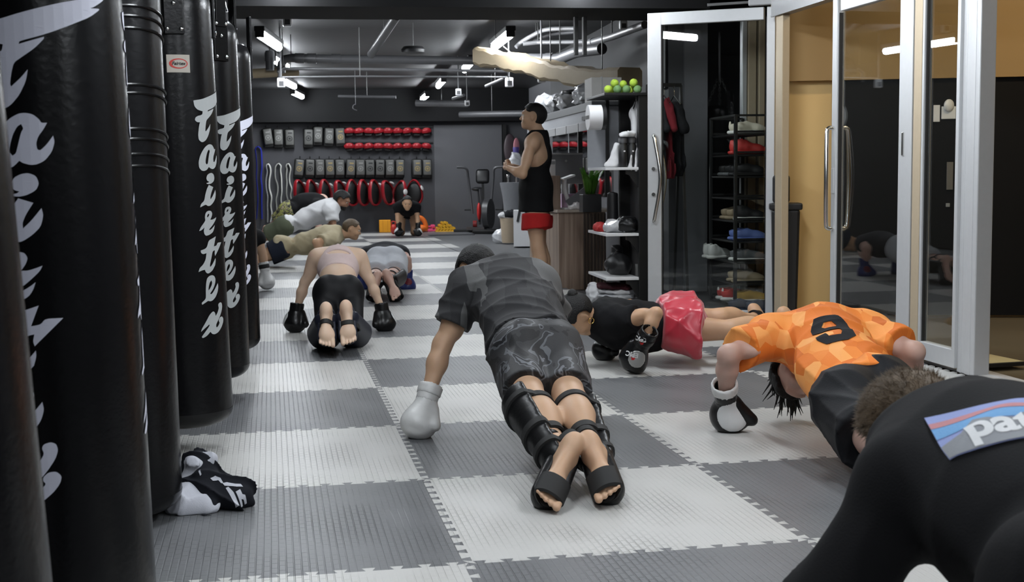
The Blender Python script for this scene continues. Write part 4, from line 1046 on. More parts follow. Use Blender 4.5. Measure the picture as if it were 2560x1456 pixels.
for q in 'LR':
    a, e = B.J['hip'+q], B.J['kn'+q]; ring_band(t, o9, L(a, e, .34), e-a, .092*.95*.9+.040, .092*.95*.9+.040, .010, B.U+arr(0, .01, .3), PIPING, 'hem_piping', .004, on=(sh,))
ring_band(t, o9, L(B.J['knR'], B.J['anR'], .93), B.J['anR']-B.J['knR'], .046, .046, .04, B.X, LEATHB, 'ankle_band', .008)
g1 = glove(t, o9, J['wrL'], PD(1586, 890, 6.84), 'L', (LEATHB, LEATHB), thumb=arr(-.7, .5, .1), knuckle=arr(.1, -1, 0), band=LEATHB, cuff=.085, size=1.15, patch=(SILV, (-.03, .01, .06), .042))
for dz, dn, sc, dd in ((.0, .005, .036, 'hand'), (.115, .0, .032, 'cuff')):
    tx = text_bm('EPIC', sc, .008, bold=.001); tgt = g1 if dd == 'hand' else part_of(g1, 'wrist_strap'); cpt, cn_ = hit(1580, 886, tgt, o9) if dd == 'hand' else hit(1601, 848, tgt, o9)
    if cpt is None: continue
    xx = nrm(np.cross(cn_, arr(.25, 0, 1))); yy = np.cross(cn_, xx)
    if xx[0] > 0: xx, yy = -xx, -yy
    obj('glove_lettering', surf_patch(tx, cpt, xx, yy, tgt, .0045, o9), BADGE, g1)
    bm = BM(); prism(bm, [(-.012, -.010), (.002, -.006), (.012, -.014), (.006, .006), (-.006, .004)], .001); obj('glove_mark', surf_patch(bm, cpt+arr(.008, 0, -.026), xx, yy, tgt, .005, o9), BADGER, g1)
glove(t, o9, J['wrR'], PD(1514, 872, 7.38), 'R', (LEATHB, LEATHB), thumb=arr(.7, -.5, .1), knuckle=arr(-.4, -1, 0), size=1.12, patch=(GLWHITE, (.0, .0, .06), .026))
# ================================================================== 10  man in orange number 9 shirt
J = dict(hipL=PD(2112, 1015, 4.62), hipR=PD(2208, 988, 4.70), shL=PD(1926, 842, 5.34), shR=PD(2168, 832, 5.36), neck=PD(2040, 842, 5.50),
         elL=PD(1820, 888, 5.10), wrL=PD(1814, 992, 5.24), elR=PD(2286, 880, 5.14), wrR=PD(2266, 968, 5.30),
         knL=PD(2186, 1105, 4.34), knR=PD(2290, 1080, 4.40), anL=PD(2290, 1160, 3.95), anR=PD(2390, 1130, 4.0), toL=PD(2330, 1250, 3.86), toR=PD(2440, 1215, 3.9),
         head=PD(1992, 935, 5.46), face=(-.15, -.62, -.75), crown=(-.35, .55, -.75))
J['mid'] = PD(2100, 912, 5.08); J['chest'] = PD(2060, 858, 5.32)
o10 = G(2050, 1010)
P10 = B = Body(J, .0075, 1.0)
t = nude(B, 'man in orange number nine shirt and black shorts in a push-up, head down', o10, SK_PINK)
C, f, u, l, k = B.head and B.hd
B.hair(t, o10, HAIRB, thick=.020, low=-.07, front=.07, amp=.008, freq=70)
bm = BM(); rr = random.Random(3)
for i in range(70):
    a = rr.uniform(-2.9, 2.9); p0 = C+u*.075+(l*math.cos(a)*.06+f*math.sin(a)*.07); d = nrm(u*.25+l*math.cos(a)*.22+f*math.sin(a)*.2+arr(0, 0, -.9)); ln = rr.uniform(.05, .12); cv = arr(rr.uniform(-1, 1), rr.uniform(-.5, .5), rr.uniform(.0, .5))*.03
    tube(bm, [p0-np.array(o10), p0+d*ln*.5+cv*.3-np.array(o10), p0+d*ln+cv-np.array(o10)], [.006, .0045, .001], 5)
tag(obj('hair_strands', bm, HAIRB, t, smooth=True), kind='stuff')
ts = tee(B, t, o10, TEE_ORG, g=.018, hem=-.02, t1=.72, lo=.030, seed=101, amp=.015, freq=24, extra=lambda S: (S.cone(J['chest']-B.Fr*.015, J['mid']-B.Fr*.0, .118, .115, k=.07), S.ell(L(J['pel'], J['neck'], .35), (.17, .2, .12), B.X, B.U, k=.06), S.ell(L(J['pel'], J['neck'], .2)+B.Fr*.05, (.15, .17, .11), B.X, B.U, k=.06)))
tx = text_bm('9', .30, .012, bold=.007)
nine = flat_shape([[(x*.98, y*.92) for x, y in lp] for lp in [[(-.075, .07), (-.045, .135), (.045, .135), (.075, .075), (.075, -.09), (.035, -.135), (-.05, -.135), (-.078, -.085), (-.078, -.05), (-.035, -.05), (-.028, -.085), (.02, -.085), (.03, -.06), (.03, .0), (-.045, .0), (-.075, .035)], [(-.030, .06), (-.015, .085), (.018, .085), (.030, .06), (.026, .042), (-.020, .042)]]], .012); tx.free()
cn, cnn = hit(2080, 826, ts, o10)
obj('number_nine', surf_patch(nine, cn, np.cross(B.U, cnn), np.cross(cnn, np.cross(B.U, cnn)), ts, .004, o10), PRINTK, t)
shorts(B, t, o10, SH_BLK, g=.020, top=.085, t1=.85, lo=.034, seed=102, amp=.014, freq=28)
gl = glove(t, o10, J['wrL'], PD(1818, 1034, 5.30), 'L', (LEATHB, LEATHB), thumb=arr(.9, -.35, .2), knuckle=arr(.2, -.9, 0), cuff=.055, size=1.12, patch=(GLWHITE, (-.030, -.012, .060), .062))
S = SDF(.008); w = np.array(J['wrL']); d = nrm(PD(1818, 1034, 5.30)-w); S.cone(w-d*.075, w-d*.03, .055, .054, k=0, flat=True); S.cone(w-d*.12, w, .042, .042, k=0, sub=True); npobj('cuff_lining', S.mesh(cuts=((w-d*.075, -d),)), LEATHW, gl, o10)
glove(t, o10, J['wrR'], PD(2256, 1020, 5.42), 'R', (LEATHB, LEATHW), thumb=arr(-1, -.3, .2), knuckle=arr(0, -1, 0), size=1.1)
# ================================================================== 11  man in black printed tee, right foreground
J = dict(hipL=PD(2660, 1560, 1.80), hipR=PD(2930, 1440, 1.86), shL=PD(2270, 1215, 2.22), shR=PD(2640, 1095, 2.42), neck=PD(2420, 1095, 2.44),
         elL=PD(2050, 1570, 2.20), wrL=PD(1980, 1850, 2.2), elR=PD(2800, 1330, 2.5), wrR=PD(2800, 1650, 2.5),
         knL=PD(2900, 1900, 1.5), knR=PD(3100, 1800, 1.5), anL=PD(3100, 2100, 1.3), anR=PD(3300, 2000, 1.3), toL=PD(3150, 2300, 1.25), toR=PD(3350, 2200, 1.25),
         head=PD(2280, 1078, 2.58), face=(-.30, .55, -.78), crown=(-.40, .70, .60))
o11 = G(2500, 1900)
P11 = B = Body(J, .010, 1.10)
t = nude(B, 'brown haired man in black tee with mountain print, planking at right foreground', o11, SK_PINK, legs=())
hr = B.hair(t, o11, HAIRL, thick=.010, low=-.06, front=.05, amp=.003, freq=60); tufts(hr, 8000, .013, .0008, 4, flow=(-.15, .25, -.1))
def ex(S): B.arm(S, 'L', .014, t1=1.5, lo=0)
ts = tee(B, t, o11, TEE_BLK, g=.020, hem=-.1, t1=.98, lo=.022, seed=111, amp=.013, freq=18, neckcut=.01, sl=('L', 'R'), extra=lambda S: S.ell(L(J['pel'], J['neck'], .45), (.19, .25, .13), B.X, B.U, k=.06))
S = SDF(.014); B.torso(S, .02, sh=False); npobj('shorts', S.mesh(cuts=((B.J['pel']+B.U*.0, B.U),)), SH_BLK, t, o11)
# back print: sky, stripes, mountain line and lettering laid on the shirt
c1, n1 = hit(2300, 1052, ts, o11); c2, _ = hit(2386, 1148, ts, o11); c3, _ = hit(2545, 1000, ts, o11)
PX_ = nrm(c3-c1); PY_ = nrm(c1-c2); Hd = np.linalg.norm(c1-c2); Wd = Hd*2.9; pc = (c1+c2)/2+PX_*Wd/2
def prt(poly, m, lift, nm):
    b = flat_shape([poly], .012); return obj(nm, surf_patch(b, pc, PX_, PY_, ts, lift, o11), m, prn)
prn = obj('back_print', surf_patch(flat_shape([[(-Wd/2, -Hd/2), (Wd/2, -Hd/2), (Wd/2, Hd/2), (-Wd/2, Hd/2)]], .012), pc, PX_, PY_, ts, .003, o11), cloth('print_lilac', (.28, .33, .58)), t)
prt([(-Wd/2, .0*Hd), (Wd/2, .0*Hd), (Wd/2, .30*Hd), (-Wd/2, .30*Hd)], cloth('print_sky', (.17, .36, .62)), .0042, 'print_sky_band')
prt([(-Wd/2, .22*Hd), (Wd/2, .22*Hd), (Wd/2, .33*Hd), (-Wd/2, .33*Hd)], cloth('print_salmon', (.50, .24, .26)), .0048, 'print_stripe')
mt = [(x/.3*Wd, y/.105*Hd) for x, y in [(-.15, -.0525), (.15, -.0525), (.15, .012), (.11, .002), (.085, .022), (.06, .008), (.04, .018), (.02, .004), (-.005, .026), (-.02, .014), (-.035, .020), (-.06, -.004), (-.085, -.002), (-.105, .012), (-.125, -.012), (-.15, -.018)]]
prt(mt, cloth('print_grey', (.26, .27, .29)), .0054, 'print_mountains')
tx = text_bm('patagonia', .60*Hd, .008, bold=.02*Hd); 
xs = min(v.co.x for v in tx.verts); 
for v in tx.verts: v.co.x = v.co.x-xs-.40*Wd; v.co.y = v.co.y-.14*Hd
obj('print_lettering', surf_patch(tx, pc, PX_, PY_, ts, .0065, o11), cloth('print_offwhite', (.66, .67, .68)), prn)
# ================================================================== 12  hidden exerciser whose gloved arm shows past the last bag
J = dict(hipL=PD(560, 640, 11.6), hipR=PD(604, 640, 11.6), shL=PD(575, 596, 12.05), shR=PD(642, 596, 12.05), neck=PD(608, 590, 12.15), elL=PD(560, 640, 12.1), wrL=PD(552, 690, 12.1), elR=PD(656, 634, 12.05), wrR=PD(662, 676, 12.05),
         knL=PD(570, 700, 11.2), knR=PD(600, 700, 11.2), anL=PD(575, 720, 10.85), anR=PD(600, 720, 10.85), toL=PD(570, 752, 10.75), toR=PD(600, 752, 10.75), head=PD(608, 600, 12.3), face=(0, .4, -.9), crown=(0, .9, .3))
o12 = G(600, 725)
B = Body(J, .016, .92)
t = nude(B, 'exerciser mostly hidden behind the last bag, one bare arm in white glove', o12, SK_TAN, toes=False)
B.hair(t, o12, HAIRB); tee(B, t, o12, TEE_BLK, t1=.35, hem=.0); shorts(B, t, o12, SH_BLK)
glove(t, o12, J['wrR'], PD(667, 703, 12.05), 'R', (LEATHW, LEATHW), thumb=arr(-1, -.3, 0), knuckle=arr(0, -1, 0), cuff=.07, size=1.1, band=STRAPM)
glove(t, o12, J['wrL'], PD(550, 706, 12.1), 'L', (LEATHW, LEATHW), thumb=arr(1, -.3, 0), knuckle=arr(0, -1, 0), cuff=.07)
# ================================================================== glass front
def leaf(name, A, B, z0, z1, th=.045, sw=(.09, .09), top=.09, bot=.10, m=ALU):
    """framed glass leaf standing between ground points A and B"""
    A = Vector((A[0], A[1], 0)); B = Vector((B[0], B[1], 0)); d = (B-A); Ln = d.length; d.normalize()
    M = Matrix((d, Vector((-d.y, d.x, 0)), Vector((0, 0, 1)))).transposed().to_4x4(); M.translation = A
    bm = BM()
    box(bm, (sw[0]/2, 0, (z0+z1)/2), (sw[0], th, z1-z0), bev=.004); box(bm, (Ln-sw[1]/2, 0, (z0+z1)/2), (sw[1], th, z1-z0), bev=.004)
    box(bm, (Ln/2, 0, z1-top/2), (Ln-sw[0]-sw[1], th*.96, top), bev=.004); box(bm, (Ln/2, 0, z0+bot/2), (Ln-sw[0]-sw[1], th*.96, bot), bev=.004)
    f = struct(name, bm_xf(bm, M), m)
    bm = BM(); box(bm, (Ln/2, 0, (z0+bot+z1-top)/2), (Ln-sw[0]-sw[1]+.01, .008, z1-z0-top-bot+.01)); obj('glass_pane', bm_xf(bm, M), GLASS, f)
    bm = BM()
    for x in (sw[0]+.004, Ln-sw[1]-.004): box(bm, (x, 0, (z0+z1)/2), (.008, th*.5, z1-z0-top-bot))
    obj('gasket', bm_xf(bm, M), GASK, f)
    return f, M, Ln
def bow_handle(par, M, x, z0, z1, side, bow, r=.013, out=.065):
    pts = spline([(x, side*.02, z1), (x, side*out*.8, z1), (x+bow*.25, side*out, z1-.05), (x+bow, side*(out+.012), (z0+z1)/2), (x+bow*.25, side*out, z0+.05), (x, side*out*.8, z0), (x, side*.02, z0)], 7)
    bm = BM(); tube(bm, pts, r, 12); return obj('pull_handle', bm_xf(bm, M), STEEL, par, smooth=True)
d1, M1, L1 = leaf('door_1', (2.78, 9.31), (3.582, 8.82), .0, 2.235, sw=(.105, .06), bot=.045)
tag(d1, 'open glass door leaf with grey frame and bowed steel handle, shoe rack behind it', 'door')
for sd in (-1, 1): bow_handle(d1, M1, .055, .70, 1.335, sd, .055)
for z in (1.09, .90):
    bm = BM(); tube(bm, [(.05, -.018, z), (.05, -.045, z)], .014, 14); obj('lock_cylinder', bm_xf(bm, M1), STEEL, d1, smooth=True)
bm = BM(); tube(bm, [(.45, -.03, 2.27), (.92, .10, 2.29)], .010, 8); box(bm, (.86, -.02, 2.27), (.22, .05, .05), bev=.006); obj('door_closer', bm_xf(bm, M1), ALUD, d1)
d2, M2, L2 = leaf('door_2', (3.53, 6.66), (3.53, 7.70), .02, 2.14, sw=(.15, .07), th=.05)
tag(d2, 'closed glass door leaf with steel bow handles on both sides, behind the orange shirt', 'door')
for sd in (-1, 1): bow_handle(d2, M2, L2-.035, .70, 1.33, sd, -.03 if sd > 0 else .02, out=.075)
bm = BM(); box(bm, (L2-.035, .028, 1.0), (.035, .012, .16), bev=.004); obj('lock_plate', bm_xf(bm, M2), ALU, d2)
bm = BM(); box(bm, (.09, .028, 1.21), (.022, .010, .13), bev=.002); obj('latch_keeper', bm_xf(bm, M2), STEEL, d2)
w1, M3, L3 = leaf('window_1', (3.53, 6.16), (3.53, 6.552), .02, 2.14, sw=(.03, .02), th=.05)
w1['label'] = 'narrow fixed glass panel between the closed door and the wide grey post'; w1['category'] = 'window'
# posts and header
bm = BM(); box(bm, (3.57, 6.085, 1.15), (.09, .17, 2.3), bev=.006); box(bm, (3.528, 6.06, 1.15), (.012, .05, 2.3), bev=.004); box(bm, (3.528, 6.13, 1.15), (.010, .02, 2.3), bev=.003); o = struct('trim_7', bm, ALU)
bm = BM(); box(bm, (3.545, 8.60, 1.15), (.055, .12, 2.3), bev=.005); struct('trim_8', bm, mat('warm_lit_frame', (.47, .385, .27), .5, metal=.2))  # frame metal coloured tan to stand in for warm hall light on it
bm = BM(); box(bm, (3.53, 6.60, 1.07), (.05, .085, 2.14), bev=.004); struct('trim_14', bm, MC['warm_lit_frame'])
bm = BM(); box(bm, (3.545, 7.2, 2.225), (.10, 3.0, .15), bev=.005); box(bm, (3.50, 7.2, 2.15), (.012, 3.0, .012)); struct('trim_9', bm, ALUD)
bm = BM(); box(bm, (3.545, 7.2, 2.47), (.08, 3.0, .31)); struct('wall_over_front', bm, WALLD)
# frames of the far window in the recess
WARMF = MC['warm_lit_frame']  # tan of these posts imitates warm light reflected by the frames
for n, (x, w, m) in enumerate([(1857, .04, ALU), (1876, .07, WARMF), (1900, .05, WARMF)]):
    p = PD(x, 500, 10.75); bm = BM(); box(bm, (p[0], p[1], 1.2), (w, .06, 2.4), bev=.004); struct(f'trim_{10+n}', bm, m)
p0, p1 = PD(1850, 300, 10.8), PD(1905, 300, 10.8)
bm = BM(); box(bm, ((p0[0]+p1[0])/2, p0[1]+.02, 1.2), (p1[0]-p0[0], .008, 2.3)); o = struct('window_2', bm, GLASS)
# small signs and switches on the dark hall wall
def hall_plate(name, px, py, w, h, m, label, cat, t=.012):
    p = hallpt(px, py); p = Vector(p)-HN*(t/2); M = Matrix((HD, HN, Vector((0, 0, 1)))).transposed().to_4x4(); M.translation = p
    bm = BM(); box(bm, (0, 0, 0), (w, t, h), bev=.003); o = obj(name, bm_xf(bm, M), m); return tag(o, label, cat)
hall_plate('wall_switch', 2341, 284, .045, .12, WHITEP, 'white upright switch plate on the black hall wall, left of the other', 'switch')
o = hall_plate('sensor_box', 2371, 282, .10, .09, WHITEP, 'white box with rounded top on the black hall wall, right of the switch', 'sensor')
p = Vector(hallpt(2371, 264))-HN*.02; bm = BM(); ell(bm, p, (.04, .018, .045)); obj('sensor_dome', bm, WHITEP, o, smooth='all')
hall_plate('call_panel', 2374, 440, .045, .20, mat('panel_dim', (.16, .145, .13), .5), 'tall dim grey panel on the black hall wall below the white box', 'panel')
hall_plate('small_plate', 2369, 513, .028, .028, mat('plate_grey', (.3, .3, .3), .5), 'small square plate under the tall panel on the hall wall', 'plate')
# wheelie bins outside
def wheelie(loc, s, label, rz=0):
    t = thing('wheelie_bin', label, 'bin', loc, rz, 'black bins outside the glass front')
    bm = BM(); box(bm, (0, 0, .42*s), (.20*s, .22*s, .78*s), bev=.02); 
    for v in bm.verts:
        k = .84+.16*(v.co.z/(.82*s)); v.co.x *= k; v.co.y *= k
    obj('bin_body', bm, BLK, t); bm = BM(); box(bm, (0, 0, .83*s), (.23*s, .25*s, .05*s), bev=.012); obj('lid', bm, BLK, t)
    for q in (-1, 1):
        bm = BM(); tube(bm, [(q*.10*s, .11*s, .05*s), (q*.06*s, .11*s, .05*s)], .05*s, 14); obj('wheel', bm, BLK, t, smooth=True)
p = G(1975, 800); wheelie((3.652, 8.80, -.021), 1.0, 'black bin standing by the yellow wall, nearest the glass', -.3)
t = thing('stacked_lid', 'black bin lid resting on top of the bin by the yellow wall', 'bin lid', (3.672, 8.80, .834), -.3)
bm = BM(); box(bm, (-.05, 0, .10), (.12, .18, .20), bev=.02); obj('lid_shell', bm, BLK, t)
t = thing('wooden_ramp', 'low pale wooden ramp board on the hall floor behind the wide post', 'ramp', tuple(G(2465, 918, 0)), .1)
bm = BM(); box(bm, (.02, .28, .012), (.42, .60, .02), bev=.003); obj('board', bm, mat('ramp_wood', (.46, .38, .20), .5, var=.15, nscale=6), t)
bm = BM(); box(bm, (.02, -.03, .012), (.42, .022, .022), bev=.003); obj('edge_strip', bm, BLK, t)
# ------------------------------------------------------------------ shoes
def shoe_parts(L_=.28, hi=.0, h=.0065, clog=False):
    S = SDF(h); S.ell((.0, 0, .016), (.048, .11, .017), k=.02); S.ell((.004, .075, .016), (.047, .068, .017), k=.02); S.ell((0, -.085, .016), (.036, .045, .018), k=.02)
    sole = S.mesh(cuts=(((0, 0, .030), (0, 0, 1)), ((0, 0, .0), (0, 0, -1))))
    U = SDF(h); U.ell((.003, .075, .036), (.043, .066, .036), k=.03); U.ell((0, -.055, .06), (.036, .06, .05+hi*.4), k=.03); U.cone((0, -.02, .06), (0, .06, .05), .036, .030, k=.03); U.cone((0, -.07, .06), (0, -.075, .085+hi), .034, .034, k=.02)
    if not clog: U.cone((0, -.06, .085+hi), (0, -.05, .16+hi), .026, .030, k=.006, sub=True)
    up = U.mesh(cuts=(((0, 0, .024), (0, 0, -1)), ((0, 0, .105+hi), (0, -.25, 1))))
    return sole, up
SHOE_LO = shoe_parts(); SHOE_HI = shoe_parts(hi=.035); CLOG = shoe_parts(clog=True)
def shoe(loc, rz, kind, mu, ms, label, group, laces=None, s=1.0, flap=None):
    so, up = {'lo': SHOE_LO, 'hi': SHOE_HI, 'clog': CLOG}[kind]
    t = thing('clog' if kind == 'clog' else 'sneaker', label, 'shoe', loc, rz, group); t.scale = (s, s, s)
    npobj('sole', so, ms, t); npobj('upper', up, mu, t)
    if laces:
        bm = BM()
        for i in range(4): tube(bm, [(-.022, .0+i*.017, .082-i*.006), (0, .004+i*.017, .091-i*.007), (.022, .0+i*.017, .082-i*.006)], .0028, 6)
        tag(obj('laces', bm, laces, t, smooth=True), kind='stuff')
    if flap:
        bm = BM(); ell(bm, (0, -.105, .075), (.02, .008, .028)); obj('heel_tab', bm, flap, t, smooth='all')
    return t
def sm(n, c, r=.6): return mat('shoe_'+n, c, r)
CREAM, RSH, KSH, BLUE_, WSH, GSH, TANS, YSH, NSH = sm('cream', (.62, .58, .46)), sm('red', (.50, .035, .03)), sm('black', (.012, .012, .013)), sm('blue', (.13, .19, .46)), sm('white', (.66, .66, .63)), sm('grey', (.12, .125, .13)), sm('tan', (.32, .25, .16)), sm('mustard', (.50, .30, .05)), sm('navy', (.02, .03, .06))
# shoe rack
ru0, rv0, rl, rd = 3.10, 9.72, .66, .27
SZ = [1.36, 1.20, 1.03, .86, .68, .52, .355, .185, .03]
rk = thing('shoe_rack', 'tall black open shoe rack full of sneakers behind the open glass door', 'shoe rack', RM(ru0, rv0), -TH)
for u in (0, rd):
    for v in (0, rl):
        bm = BM(); box(bm, (u, v, .75), (.026, .026, 1.5), bev=.003); obj('post', bm, BLKM, rk)
for z in SZ+[1.485]:
    if z < 1.4: bm = BM(); box(bm, (rd/2, rl/2, z-.012), (rd, rl, .014), bev=.003); obj('shelf', bm, BLKM, rk)
    for v in (0, rl):
        bm = BM(); box(bm, (rd/2, v, z+.012), (rd, .012, .016)); obj('side_rail', bm, BLKM, rk)
    bm = BM(); box(bm, (0, rl/2, z+.012), (.012, rl, .016)); obj('front_rail', bm, BLKM, rk) if z > 1.4 else bm.free()
GRP = 'shoes on the black rack'
def onrack(z, v, kind, mu, ms, label, **k):
    p = RM(ru0+rd/2+k.pop('du', 0), rv0+v); return shoe((p[0], p[1], z-.004), -PI/2-TH+k.pop('turn', 0), kind, mu, ms, label, GRP, **k)
for i, v in enumerate((.10, .24)): onrack(SZ[0], v, 'lo', CREAM, WSH, f"cream and grey chunky sneaker on the top rack shelf, {['near', 'far'][i]} one of the pair", laces=GSH, flap=CREAM)
for i, v in enumerate((.09, .22)): onrack(SZ[1], v, 'hi', RSH, RSH, f"bright red high sneaker on the second rack shelf, {['near', 'far'][i]} one of the pair", flap=YSH)
for i, v in enumerate((.08, .21, .36, .50)): onrack(SZ[2], v, 'lo', KSH, KSH if i < 2 else GSH, f"black sneaker on the third rack shelf, {ORD[i]} from the near end", laces=WSH if i > 1 else None)
for i, v in enumerate((.08,)): onrack(SZ[4], v, 'hi', KSH, WSH, 'black canvas sneaker with white sole and laces in the middle of the rack', laces=WSH)
for i, v in enumerate((.30, .44)): onrack(SZ[4], v, 'lo', TANS, TANS, f"dull tan low shoe beside the black canvas sneaker, {['near', 'far'][i]} one")
for i, v in enumerate((.08, .22)): onrack(SZ[5], v, 'clog', BLUE_, BLUE_, f"periwinkle blue slip-on clog below the canvas sneaker, {['near', 'far'][i]} one")
for i, v in enumerate((.50, .62)): onrack(SZ[6], v, 'hi', WSH, WSH, f"white sneaker at the far end of the seventh shelf, {['right', 'left'][i]} one of the pair", du=-.12, turn=.5, flap=WSH)
for i, v in enumerate((.08, .20)): onrack(SZ[6], v, 'lo', GSH, WSH, f"grey sneaker at the near end of the seventh shelf, {['near', 'far'][i]} one")
for i, v in enumerate((.12, .25)): onrack(SZ[7], v, 'clog', TANS, TANS, f"open tan sandal on the shelf above the red and yellow shoes, {['near', 'far'][i]} one")
for i, v in enumerate((.26, .38)): onrack(SZ[8], v, 'lo', RSH, WSH, f"red runner with thick white sole on the bottom shelf, {['near', 'far'][i]} one", flap=WSH, du=-.05)
for i, v in enumerate((.07, .15)): onrack(SZ[8], v, 'lo', YSH, WSH, f"mustard runner with white sole on the bottom shelf, {['near', 'far'][i]} one", du=.02)
for i, v in enumerate((-.12, -.24)): 
    p = RM(ru0+.02+i*.1, rv0+v); shoe((p[0], p[1], -.021), -PI/2, 'lo', NSH, NSH, f"navy shoe on the floor before the rack, {['farther', 'nearer'][i]} one", GRP)
# garments on a rail
def hang_tee(loc, rz, m, label, length=.62, w=.46, long=False, cat='shirt', grp='clothes on the rail', print_=None):
    t = thing('hanging_shirt', label, cat, loc, rz, grp)
    S = SDF(.009); S.cone((-.22*w, 0, -.10), (.22*w, 0, -.10), .028, .028, k=.05); S.ell((0, 0, -.36), (w*.48, .024, .30), k=.06); S.ell((0, 0, -length+.02), (w*.46, .022, .12), k=.06)
    for q in (-1, 1): S.cone((q*.30*w, 0, -.10), (q*(.14+.36*w-.0 if w > .3 else .10), 0, -.28), .032, .026 if w > .3 else .02, k=.02)
    npobj('shirt_body', S.mesh(disp=folds(int(abs(loc[1])*91) % 50, .016, 26, (0, 0, 1)), cuts=(((0, 0, -length), (0, 0, -1)),)), m, t)
    bm = BM(); tube(bm, [(-.17, 0, -.075), (0, 0, .0), (.17, 0, -.075), (-.17, 0, -.075)], .005, 6); tube(bm, spline([(0, 0, 0), (0, 0, .045), (.02, 0, .065), (.0, 0, .085), (-.018, 0, .07)], 4), .003, 6); obj('hanger', bm, STEEL, t, smooth=True)
    return t
CHAR = cloth('shirt_charcoal', (.02, .021, .024)); MARO = cloth('shirt_maroon', (.15, .012, .018)); WTS = cloth('shirt_white', (.66, .66, .67))
ra, rb = PD(1618, 212, 10.45), PD(1702, 214, 10.55); rz_ = ra[2]
rk2 = thing('clothes_rail', 'black metal clothes rail with slanting end legs behind the open door', 'clothes rail', (ra[0], ra[1], 0), 0)
rb = rb-np.array([ra[0], ra[1], 0]); rb[2] = rz_
bm = BM(); bar(bm, (0, 0, rz_), rb, .03, .03); obj('rail', bm, BLKM, rk2)
for q in (np.array([0, 0, rz_]), rb):
    for sx in (-1, 1):
        bm = BM(); bar(bm, q, (q[0]+.01*sx, q[1]+.22*sx, -.021), .02, .02); obj('leg', bm, BLKM, rk2)
rd_ = np.array([rb[0], rb[1], 0]); 
for i, (k, m, n, ln) in enumerate([(.02, TEE_BLK, 'long black jacket nearest the door stile on the rail', .95), (.26, CHAR, 'charcoal shirt on the rail left of the maroon one', .62), (.50, MARO, 'maroon red shirt on the rail between dark shirts', .68), (.80, TEE_BLK, 'black shirt at the right end of the rail', .66)]):
    p = np.array([ra[0], ra[1], 0])+rd_*k; hang_tee((p[0], p[1], rz_-.085), PI/2-.02, m, n, ln, w=.42)
# ================================================================== front desk and display shelves
WOODB = mat('walnut_panel', (.135, .092, .066), .5, var=.25, nscale=3, nodes=None)
def woodn(m, nt, b, tc):
    mp = nn(nt, 'ShaderNodeMapping'); mp.inputs['Scale'].default_value = (9, 9, .35); n = nn(nt, 'ShaderNodeTexNoise'); n.inputs['Scale'].default_value = 3; n.inputs['Detail'].default_value = 6
    r = ramp(nt, [(.3, (.17, .115, .082)), (.55, (.31, .225, .17)), (.75, (.42, .32, .25))]); nt.links.new(tc.outputs['Object'], mp.inputs[0]); nt.links.new(mp.outputs[0], n.inputs[0]); nt.links.new(n.outputs['Fac'], r.inputs[0]); nt.links.new(r.outputs[0], b.inputs['Base Color'])
WOOD = mat('wood_panel', (.17, .12, .09), .5, var=0, nodes=woodn); WOODD = mat('wood_slat_dark', (.05, .034, .026), .55, var=.2)
MIR = mat('mirror_silver', (.78, .78, .78), .02, metal=1, var=0)
PLAST = mat('clear_wrap', (.55, .56, .58), .22, var=.35, nscale=18, spec=.8)
LEAFM = mat('leaf_green', (.13, .33, .045), .4, var=.35, nscale=9); LEAFL = mat('leaf_pale', (.34, .48, .17), .45, var=.2)
BALL = mat('ball_lime', (.42, .60, .06), .75, bump=.3, bscale=120); BALLG = mat('ball_green', (.16, .30, .11), .7, bump=.2)
GREYP = mat('panel_pale_grey', (.33, .34, .36), .6)
# counter
ct = thing('front_desk', 'walnut front desk behind the standing man, with slatted near end', 'desk', RM(2.05, 11.72), -TH)
bm = BM(); box(bm, (.22, .9, .34), (.44, 1.8, .72), bev=.004); obj('desk_body', bm, WOOD, ct)
bm = BM(); box(bm, (.26, .9, .712), (.56, 1.86, .024), bev=.004); obj('desk_top', bm, mat('desk_top_tan', (.42, .36, .30), .4), ct)
for i in range(7):
    bm = BM(); box(bm, (.24+i*.032, -.012, .34), (.016, .022, .70), bev=.002); obj('slat', bm, WOODD, ct)
bm = BM(); box(bm, (-.01, .35, .88), (.12, .34, .32), bev=.004); obj('raised_end', bm, WOOD, ct)
rt_ = .724
def dpt(u, v, z=0): return RM(2.05+u, 11.72+v, z)
t = thing('monitor', 'desktop monitor seen from behind, dark back with silver edge, on the front desk', 'monitor', dpt(.24, .95, rt_), .15-TH)
bm = BM(); box(bm, (0, 0, .38), (.36, .022, .30), bev=.008); obj('screen_back', bm, mat('monitor_back', (.24, .25, .27), .35), t); bm = BM(); box(bm, (0, -.002, .53), (.36, .03, .016), bev=.004); obj('silver_edge', bm, ALU, t)
bm = BM(); box(bm, (0, .03, .15), (.07, .014, .30)); obj('neck', bm, ALU, t); bm = BM(); box(bm, (0, .03, .005), (.2, .16, .01), bev=.003); obj('foot', bm, ALU, t); bm = BM(); lathe(bm, [(.012, 0), (.012, .004)], 16, Matrix.Translation((0, -.012, .46)) @ rotm(PI/2)); obj('badge', bm, ALU, t)
t = thing('card_reader_stand', 'white curved tablet stand on the front desk before the monitor', 'stand', dpt(.09, .18, rt_), .2)
bm = BM(); tube(bm, spline([(.06, 0, .005), (.03, 0, .09), (0, 0, .20), (0, 0, .29)], 6), .03, 14, flat=(1, .6)); obj('stand_neck', bm, WHITEP, t, smooth=True); bm = BM(); box(bm, (.03, 0, .30), (.13, .09, .02), rotm(0, -.3), bev=.006); obj('head_plate', bm, WHITEP, t); bm = BM(); box(bm, (.05, 0, .008), (.16, .12, .016), bev=.006); obj('foot', bm, WHITEP, t)
